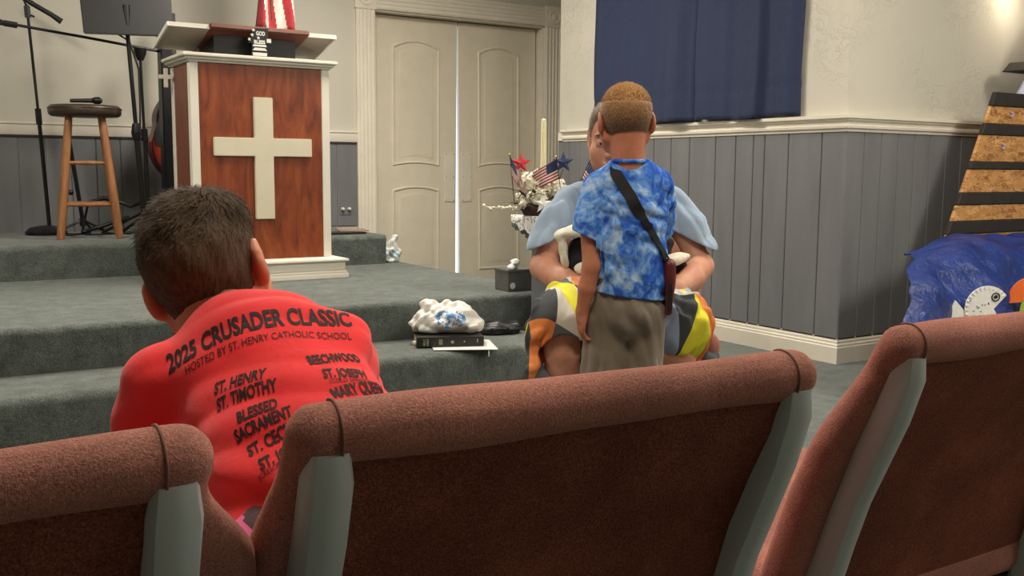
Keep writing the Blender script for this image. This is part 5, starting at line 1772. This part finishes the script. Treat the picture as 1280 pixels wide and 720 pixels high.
# keep the band smooth
for _ in range(3):
    pts = [pts[0]] + [(pts[i - 1] + pts[i] * 2 + pts[i + 1]) / 4 for i in range(1, len(pts) - 1)] + [pts[-1]]
    nr = [nr[0]] + [((nr[i - 1] + nr[i] * 2 + nr[i + 1]) / 4).normalized() for i in range(1, len(nr) - 1)] + [nr[-1]]
pts = [p + n * .002 for p, n in zip(pts, nr)]
strap = ribbon(pts, nr, ww, 'webbing', cbag, 'strap')
k = len(pts) - 14
MB().box(pts[k] + nr[k] * .003, (.03, .008, .02), (0, .55, 0)).build('strap_slider', 'black', strap, bev=.002)
S = SDF((.06, -.14, .55), (.18, .12, .77), .0045)
S.box((.119, -.005, .657), (.0155, .062, .084), .014, 0); S.disp(wob(.003, 40, 3))
Pm, Fm = S.mesh(); pb_ = np_mesh('pouch', Pm, Fm, 'maroon', cbag)
MB().bx(.112, .126, -.069, -.064, .59, .725).build('zip', 'black', pb_, bev=.002)
MB().lathe([(.008, -.006), (.012, 0), (.008, .006)], 12, (.106, -.05, .742), (0, math.pi / 2, 0)).build('ring', 'blackm', cbag, smooth=.8)

# ------------------------------------------------------------------ seated man facing the camera
mn = thing('person', 'older man in pale blue shirt and bright geometric shorts seated behind boy', 'person', tuple(MAN_B), -YAW)
mh = Vector((-.03, -.02, 1.11)); msz = 1.1
mf = Vector((-.20, -.95, -.22)).normalized(); mr = Vector((-.97, .2, .0)); mr = (mr - mf * mr.dot(mf)).normalized(); mu_ = mr.cross(mf)
S = SDF((-.40, -.72, -.005), (.40, .22, 1.26), .0055)
S.cap((-.005, .01, 1.03), (0, .03, .94), .062, .068, .03)
head(S, mh, mr, mf, mu_, msz, open_mouth=True)
S.cap((-.13, .02, .87), (.13, .02, .87), .04, .04, .02)
S.ell((0, .02, .78), (.15, .11, .14), .02); S.ell((0, -.0, .60), (.165, .145, .14), .05)
S.path([(-.165, .0, .865), (-.245, -.04, .755), (-.275, -.075, .665)], [.04, .044, .042], .015)
S.path([(-.275, -.075, .665), (-.21, -.22, .635), (-.13, -.31, .612)], [.046, .045, .029], .02)
hand(S, (-.13, -.31, .612), (.9, -.40, .02), (.25, .6, -.6), (.1, -.3, 1), 1.0, .45, .04, .3)
S.path([(.165, .0, .865), (.243, -.035, .76), (.272, -.075, .67)], [.04, .044, .042], .015)
S.path([(.275, -.075, .675), (.22, -.21, .645), (.155, -.31, .622)], [.046, .045, .029], .02)
hand(S, (.155, -.31, .622), (-.9, -.40, -.02), (-.25, .6, -.6), (-.1, -.3, 1), 1.0, .45, .04, .3)
for sx, kx in ((-1, -.222), (1, .152)):
    S.path([(sx * .085, .0, .555), (kx, -.37, .525)], [.095, .07], .03)
    S.path([(kx, -.37, .525), (kx * 1.0, -.39, .42), (kx * .98, -.37, .28), (kx * .97, -.36, .09)], [.066, .058, .056, .037], .02)
    S.ell((kx * .98, -.42, .045), (.044, .115, .042), .025)
Pm, Fm = S.mesh()
mbody = np_mesh('body', Pm, Fm, 'skinC', mn)
for sx in (-1, 1):
    e = mh + (mr * (sx * .032) + mf * .0775 + mu_ * .006) * msz
    eo = MB().sphere(e, .0138, 14, 10).build('eye', 'eye', mbody, smooth=.9)
    MB().sphere(e + mf * .0095, .0065, 10, 8).build('iris', 'iris', eo, smooth=.9)
    b0 = [mh + (mr * (sx * x) + mf * y + mu_ * z) * msz for x, y, z in ((.016, .0985, .029), (.032, .094, .035), (.048, .081, .03))]
    MB().tube(b0, [.003, .0042, .002], 8).build('eyebrow', 'brow', mbody, smooth=.9)
S, W = hair_cap(.005, mh, mr, mf, mu_, msz, .005, -.045, .03, top=.004, bumpy=.001)
Ph, Fh = S.mesh(); ho = np_mesh('hair', Ph, Fh, 'hairgrey', mn)
blades('hair_strands', Ph, Fh, ho, 'hairgrey', 5000, lambda p: .010, .0008, lambda p, n: (0, .2, -.8), seed=9, lift=.4)
# pale blue shirt
S = SDF((-.42, -.24, .44), (.42, .24, 1.04), .0045)
S.cap((-.135, .022, .88), (.14, .022, .88), .066, .066, .03); S.cap((-.045, .015, .925), (.045, .015, .925), .06, .06, .05)
S.ell((0, .015, .79), (.18, .135, .16), .04); S.ell((0, -.01, .62), (.185, .16, .15), .04)
S.path([(-.17, .005, .88), (-.236, -.035, .785), (-.258, -.05, .72)], [.062, .064, .068], .03)
S.path([(.17, .005, .88), (.232, -.025, .80), (.256, -.05, .72)], [.062, .064, .068], .03)
S.disp(folds(.022, 42, 21, 6, .7)); S.disp(lambda x, y, z: .006 * np.sin((np.abs(x) * .8 + z) * 48 + 3 * np.sin(z * 12)) * np.clip((np.abs(x) - .08) / .1, 0, 1))
for sx in (-1, 1):
    S.cap((sx * .252, -.045, .75), (sx * .278, -.08, .64), .054, .062, .005, '-')
    S.apply(lambda X, Y, Z, sx=sx: np.where(sx * X > .17, -((Z - .757) * .93 + (sx * X - .27) * .42 - Y * .1 - .005), -1.0 + 0 * Z), (-.42, -.24, .44), (.42, .24, 1.04), .003, 'i')
S.cut((0, 0, .50), (0, 0, -1))
S.cap((0, .0, 1.1), (0, .012, .955), .06, .072, .006, '-')
Ps, Fs = S.mesh(); ms_ = np_mesh('pale_blue_shirt', Ps, Fs, 'paleblue', mn)
mb = MB(); mb.tube([(.0 + .074 * math.cos(2 * math.pi * k / 24), .012 + .072 * math.sin(2 * math.pi * k / 24), .962 + .016 * math.sin(2 * math.pi * k / 24)) for k in range(25)], .0065, 8, cap=False); mb.build('collar', 'paleblue', ms_, smooth=3.2)
# loose geometric shorts with wide hanging legs
S = SDF((-.44, -.60, .26), (.42, .2, .70), .005)
S.ell((0, -.01, .56), (.185, .165, .10), .03)
S.path([(-.09, -.02, .545), (-.225, -.38, .512)], [.12, .108], .03)
S.path([(.08, -.02, .545), (.152, -.38, .512)], [.12, .104], .03)
for sx, kx in ((-1, -.225), (1, .150)):
    S.path([(kx + sx * .045, -.14, .46), (kx + sx * .052, -.34, .42), (kx + sx * (.058 if sx < 0 else .105), -.39, .36)], [.055, .055, .05], .05)
S.disp(folds(.026, 44, 31, 6, 1))
for sx, kx in ((-1, -.225), (1, .152)):
    dz = 0 if sx < 0 else -.075
    S.cap((kx - sx * .0, -.31, .445 + dz), (kx - sx * .015, -.61, .385 + dz), .072, .082, .006, '-')
    if sx > 0: continue
    S.cap((kx - sx * .01, -.35, .43 + dz), (kx - sx * .01, -.37, .20), .075, .085, .006, '-')
S.cut((0, -.475, .5), (0, -1, -.18)); S.cut((0, 0, .66), (0, 0, 1))
Pm, Fm = S.mesh(); np_mesh('geometric_shorts', Pm, Fm, 'geo', mn)
for sx, kx in ((-1, -.222), (1, .152)):
    S = SDF((kx * .98 - .07, -.61, -.005), (kx * .98 + .07, -.27, .13), .006)
    S.ell((kx * .98, -.425, .038), (.052, .128, .052), 0); S.cap((kx * .97, -.36, .05), (kx * .97, -.355, .10), .05, .047, .02); S.cut((0, 0, .001), (0, 0, -1))
    Pm, Fm = S.mesh(); np_mesh('shoe', Pm, Fm, ['shoe', 'sole'], mn, lambda c: (c[:, 2] < .026).astype(int))
# black and white cloth bundle in the man's arms
cbn = thing('cloth_bundle', 'folded white cloth with black lining held on the seated man\'s lap', 'cloth', tuple(MAN_B), -YAW)
S = SDF((-.30, -.36, .57), (.30, -.08, .88), .004)
S.ell((-.175, -.222, .802), (.072, .045, .019), .012, '+', np.array(((.97, 0, .24), (0, 1, 0), (-.24, 0, .97)), np.float32))
S.ell((-.115, -.225, .785), (.06, .04, .017), .012, '+', np.array(((.93, 0, -.36), (0, 1, 0), (.36, 0, .93)), np.float32))
S.ell((-.213, -.222, .738), (.013, .032, .062), .012, '+', np.array(((.98, 0, .18), (0, 1, 0), (-.18, 0, .98)), np.float32))
S.ell((-.11, -.255, .678), (.07, .03, .026), .01); S.ell((.02, -.255, .672), (.12, .028, .024), .01)
S.ell((.15, -.235, .708), (.062, .035, .018), .012, '+', np.array(((.96, 0, .28), (0, 1, 0), (-.28, 0, .96)), np.float32))
S.disp(folds(.007, 60, 17, 5, 1))
Pm, Fm = S.mesh(); np_mesh('white_cloth', Pm, Fm, 'petal', cbn)
S = SDF((-.26, -.30, .58), (.26, -.08, .83), .005)
S.box((-.02, -.19, .71), (.18, .035, .075), .03, 0); S.box((.03, -.2, .69), (.175, .025, .03), .02, .02); S.disp(wob(.008, 50, 18))
Pm, Fm = S.mesh(); np_mesh('black_lining', Pm, Fm, 'webbing', cbn)

# ------------------------------------------------------------------ boy in red, seated on the front chairs and leaning forward
RB_ = Vector((.43, 1.03, 0))
rd = thing('person', 'boy with dark brown hair in bright red lettered shirt seated leaning forward', 'person', tuple(RB_), 0)
def w(x, y, z): return (x - RB_.x, y - RB_.y, z)
hip = Vector(w(.429, 1.035, .555)); mid = Vector(w(.425, 1.17, .66)); chest = Vector(w(.412, 1.285, .738)); nk = Vector(w(.408, 1.35, .752))
shl = Vector(w(.292, 1.345, .715)); shr = Vector(w(.510, 1.24, .756))
dch = (chest - mid).normalized()
U_ax = (shr - shl).normalized(); n_ax = U_ax.cross(dch).normalized(); U_ax = dch.cross(n_ax)
rhc = Vector(w(.396, 1.455, .838)); rs = .99
rr_ = Vector((.12, -.076, .052)).normalized(); rf_ = Vector((.52, .82, -.16)); rf_ = (rf_ - rr_ * rf_.dot(rr_)).normalized(); ru_ = rr_.cross(rf_)
S = SDF((-.30, -.22, -.005), (.32, .66, 1.02), .0048)
head(S, rhc, rr_, rf_, ru_, rs, kid=True)
S.cap(rhc + (ru_ * -.06 - rf_ * .02), nk, .050, .052, .03)
S.cap(nk, chest, .048, .06, .03)
S.cap(shl, shr, .034, .034, .03)
S.cap(chest, mid, .095, .09, .03, sq=(tuple(n_ax), .66)); S.cap(mid, hip, .095, .1, .03, sq=(tuple(n_ax), .74))
el = Vector(w(.255, 1.40, .53)); er_ = Vector(w(.60, 1.36, .56))
hl = Vector(w(.36, 1.56, .535)); hr_ = Vector(w(.50, 1.56, .53))
S.path([shl, shl.lerp(el, .55), el], [.033, .033, .03], .02); S.path([el, el.lerp(hl, .5), hl], [.032, .030, .022], .02)
S.path([shr, shr.lerp(er_, .55), er_], [.033, .033, .03], .02); S.path([er_, er_.lerp(hr_, .5), hr_], [.032, .030, .022], .02)
hand(S, hl, (.8, .5, -.1), (.3, -.4, -.8), (0, .7, .4), .76, .5, .04, .3)
hand(S, hr_, (-.8, .5, -.1), (-.3, -.4, -.8), (0, .7, .4), .76, .5, .04, .3)
for sx in (-1, 1):
    h0 = hip + Vector((sx * .065, 0, -.01)); kn = Vector(w(.43 + sx * .13, 1.38, .49)); an = Vector(w(.43 + sx * .12, 1.37, .09))
    S.path([h0, kn], [.078, .055], .03); S.path([kn, kn.lerp(an, .35) + Vector((0, -.02, 0)), an], [.054, .048, .032], .02)
    S.ell(an + Vector((0, .05, -.05)), (.036, .09, .036), .02)
Pm, Fm = S.mesh(); rbody = np_mesh('body', Pm, Fm, 'skinA', rd)
for sx in (-1, 1):
    e = rhc + (rr_ * (sx * .032) + rf_ * .0775 + ru_ * .006) * rs
    MB().sphere(e, .0128, 12, 8).build('eye', 'eye', rbody, smooth=.9)
# hair: faded back and sides, longer swept top
def ext(S, W):
    S.ell(W(.012, .012, .088), np.array((.066, .088, .04)) * rs, .03, '+', np.stack([np.array(rr_), np.array(rf_), np.array(ru_)]).astype(np.float32))
S, W = hair_cap(.0042, rhc, rr_, rf_, ru_, rs, .0075, -.10, .05, top=.012, extra=ext, bumpy=.0012)
Ph, Fh = S.mesh()
rrn, rfn, run = (np.array(q) for q in (rr_, rf_, ru_))
def topness(p): return (Vector(p) - rhc).dot(ru_)
ho = np_mesh('hair', Ph, Fh, ['hairdark', 'hairfade'], rd, lambda c: (((c - np.array(rhc)) @ run) < .045).astype(int))
crown = rhc + rf_ * -.045 + ru_ * .108 + rr_ * .01
def flow(p, n):
    d = Vector(p) - crown
    sw = d.cross(ru_)
    return d * 1.0 + sw * .8 - rr_ * .02 + rf_ * .02
blades('hair_strands', Ph, Fh, ho, ['hairdark', 'hairfade'], 11000, lambda p: (.017 if topness(p) > .07 else .008 if topness(p) > .035 else .004), .0008, flow, seed=6, lift=.06, pick=lambda p: 0 if topness(p) > .045 else 1)
# red jersey
S = SDF((-.34, -.24, .42), (.34, .50, .92), .0036)
S.cap(nk + (rhc - nk) * .2, nk, .056, .062, .02); S.cap(nk, chest, .064, .08, .03); S.cap(shl.lerp(shr, .1), shl.lerp(shr, .9), .046, .046, .04)
S.cap(chest, mid, .112, .116, .03, sq=(tuple(n_ax), .72)); S.cap(mid, hip, .118, .128, .03, sq=(tuple(n_ax), .76))
S.path([shl, shl.lerp(el, .5), shl.lerp(el, .85)], [.044, .043, .045], .03); S.path([shr, shr.lerp(er_, .5), shr.lerp(er_, .85)], [.046, .044, .045], .03)
S.disp(lambda x, y, z: folds(.010, 34, 41, 5, 1)(x, y, z) * np.clip((1.36 - RB_.y - y) / .1, .3, 1))
S.disp(lambda x, y, z: .004 * np.sin((z * 1.0 + y * .3 + x * .25) * 75) * np.exp(-((z - .63) / .05) ** 2))
S.cap(shl.lerp(el, .75), el, .040, .044, .004, '-'); S.cap(shr.lerp(er_, .75), er_, .040, .044, .004, '-')
for s0, e0 in ((shl, el), (shr, er_)):
    q = s0.lerp(e0, .80); dn = (e0 - s0).normalized()
    S.apply(lambda X, Y, Z, q=q, dn=dn: np.where((X - q.x) ** 2 + (Y - q.y) ** 2 + (Z - q.z) ** 2 < .11 ** 2, (X - q.x) * dn.x + (Y - q.y) * dn.y + (Z - q.z) * dn.z, -1.0), (-.34, -.24, .42), (.34, .50, .92), .003, 'i')
S.cut(hip - dch * .05, -dch * .75 + Vector((0, .0, -.4)), .004)
S.cap(nk + (rhc - nk) * .95, nk + (rhc - nk) * .45, .054, .056, .005, '-')
Ps, Fs = S.mesh(); rsh = np_mesh('red_jersey', Ps, Fs, 'redshirt', rd)
t_r = bvh(Ps, Fs)
# collar band
# printed lettering: laid on the back plane, then settled onto the cloth
pN = Vector(w(.411, 1.362, .80)); pV = Vector((-.045, .82, .57)).normalized(); pU = Vector((.88, -.237, .411)); pU = (pU - pV * pU.dot(pV)).normalized(); pn = pU.cross(pV)
pO = pN + pn * .02
def print_line(body, A, B, size, bold):
    A, B = Vector(w(*A)), Vector(w(*B))
    d = B - A; L = d.length; d.normalize()
    v = pn.cross(d).normalized(); nn = d.cross(v)
    mb = text_mb(body, size, L, bold, O=A, U=d, V=v, cut=.006)
    for i, p in enumerate(mb.v):
        h = t_r.ray_cast(p + nn * .10, -nn)
        if h[0] is not None: mb.v[i] = h[0] + nn * .0010
    return mb.build('shirt_lettering', 'inkred', rsh, fix=False)
print_line('2025 CRUSADER CLASSIC', (.2935, 1.2817, .7377), (.5164, 1.2083, .7924), .041, .0014)
print_line('HOSTED BY ST. HENRY CATHOLIC SCHOOL', (.3086, 1.254, .739), (.5064, 1.188, .7779), .0165, 0)
print_line('ST. HENRY', (.327, 1.1952, .7237), (.378, 1.152, .747), .025, .0008)
print_line('ST. TIMOTHY', (.3252, 1.1768, .7057), (.3865, 1.1315, .7343), .025, .0008)
print_line('BLESSED', (.3357, 1.131, .7016), (.3787, 1.1106, .719), .0235, .0008)
print_line('SACRAMENT', (.3315, 1.1192, .6798), (.3901, 1.091, .712), .0235, .0008)
print_line('ST. CECILIA', (.3369, 1.0919, .6705), (.4, 1.0747, .6995), .0235, .0008)
print_line('ST. JOSEPH', (.3421, 1.0657, .6596), (.4, 1.05, .6868), .0235, .0008)
print_line('(CRESCENT SPRINGS)', (.3388, 1.0615, .649), (.4, 1.045, .676), .0105, 0)
print_line('BEECHWOOD', (.433, 1.1467, .7593), (.5034, 1.1509, .7546), .024, .0008)
print_line('ST. JOSEPH', (.4398, 1.1194, .7464), (.4951, 1.1153, .7411), .024, .0008)
print_line('(COLD SPRING)', (.4439, 1.1118, .7414), (.496, 1.1078, .7353), .0095, 0)
print_line('MARY QUEEN', (.4424, 1.0909, .7268), (.5163, 1.105, .7179), .024, .0008)
# pink shorts with dark waistband
S = SDF((-.26, -.20, .36), (.28, .42, .68), .006)
S.cap(hip + Vector((0, -.01, .02)), hip + Vector((0, .0, -.04)), .125, .125, .03, sq=((0, 1, 0), .8))
for sx in (-1, 1):
    h0 = hip + Vector((sx * .065, 0, -.02)); kn = Vector(w(.43 + sx * .13, 1.38, .49))
    S.path([h0, h0.lerp(kn, .85)], [.092, .076], .03)
S.disp(wob(.006, 30, 44)); S.cut(Vector(w(.43, 1.34, .5)), (0, 1, 0)); S.cut((0, 0, .622), (0, 0, 1))
Pm, Fm = S.mesh(); np_mesh('pink_shorts', Pm, Fm, ['pink', 'waist'], rd, lambda c: (c[:, 2] > .614).astype(int))
for sx in (-1, 1):
    an = Vector(w(.43 + sx * .12, 1.37, .09))
    S = SDF((an.x - .06, an.y - .08, -.005), (an.x + .06, an.y + .17, .14), .006)
    S.ell(an + Vector((0, .05, -.055)), (.044, .1, .046), 0); S.cap(an + Vector((0, 0, -.04)), an + Vector((0, 0, .01)), .045, .043, .02); S.cut((0, 0, .001), (0, 0, -1))
    Pm, Fm = S.mesh(); np_mesh('shoe', Pm, Fm, ['shoe', 'sole'], rd, lambda c: (c[:, 2] < .024).astype(int))
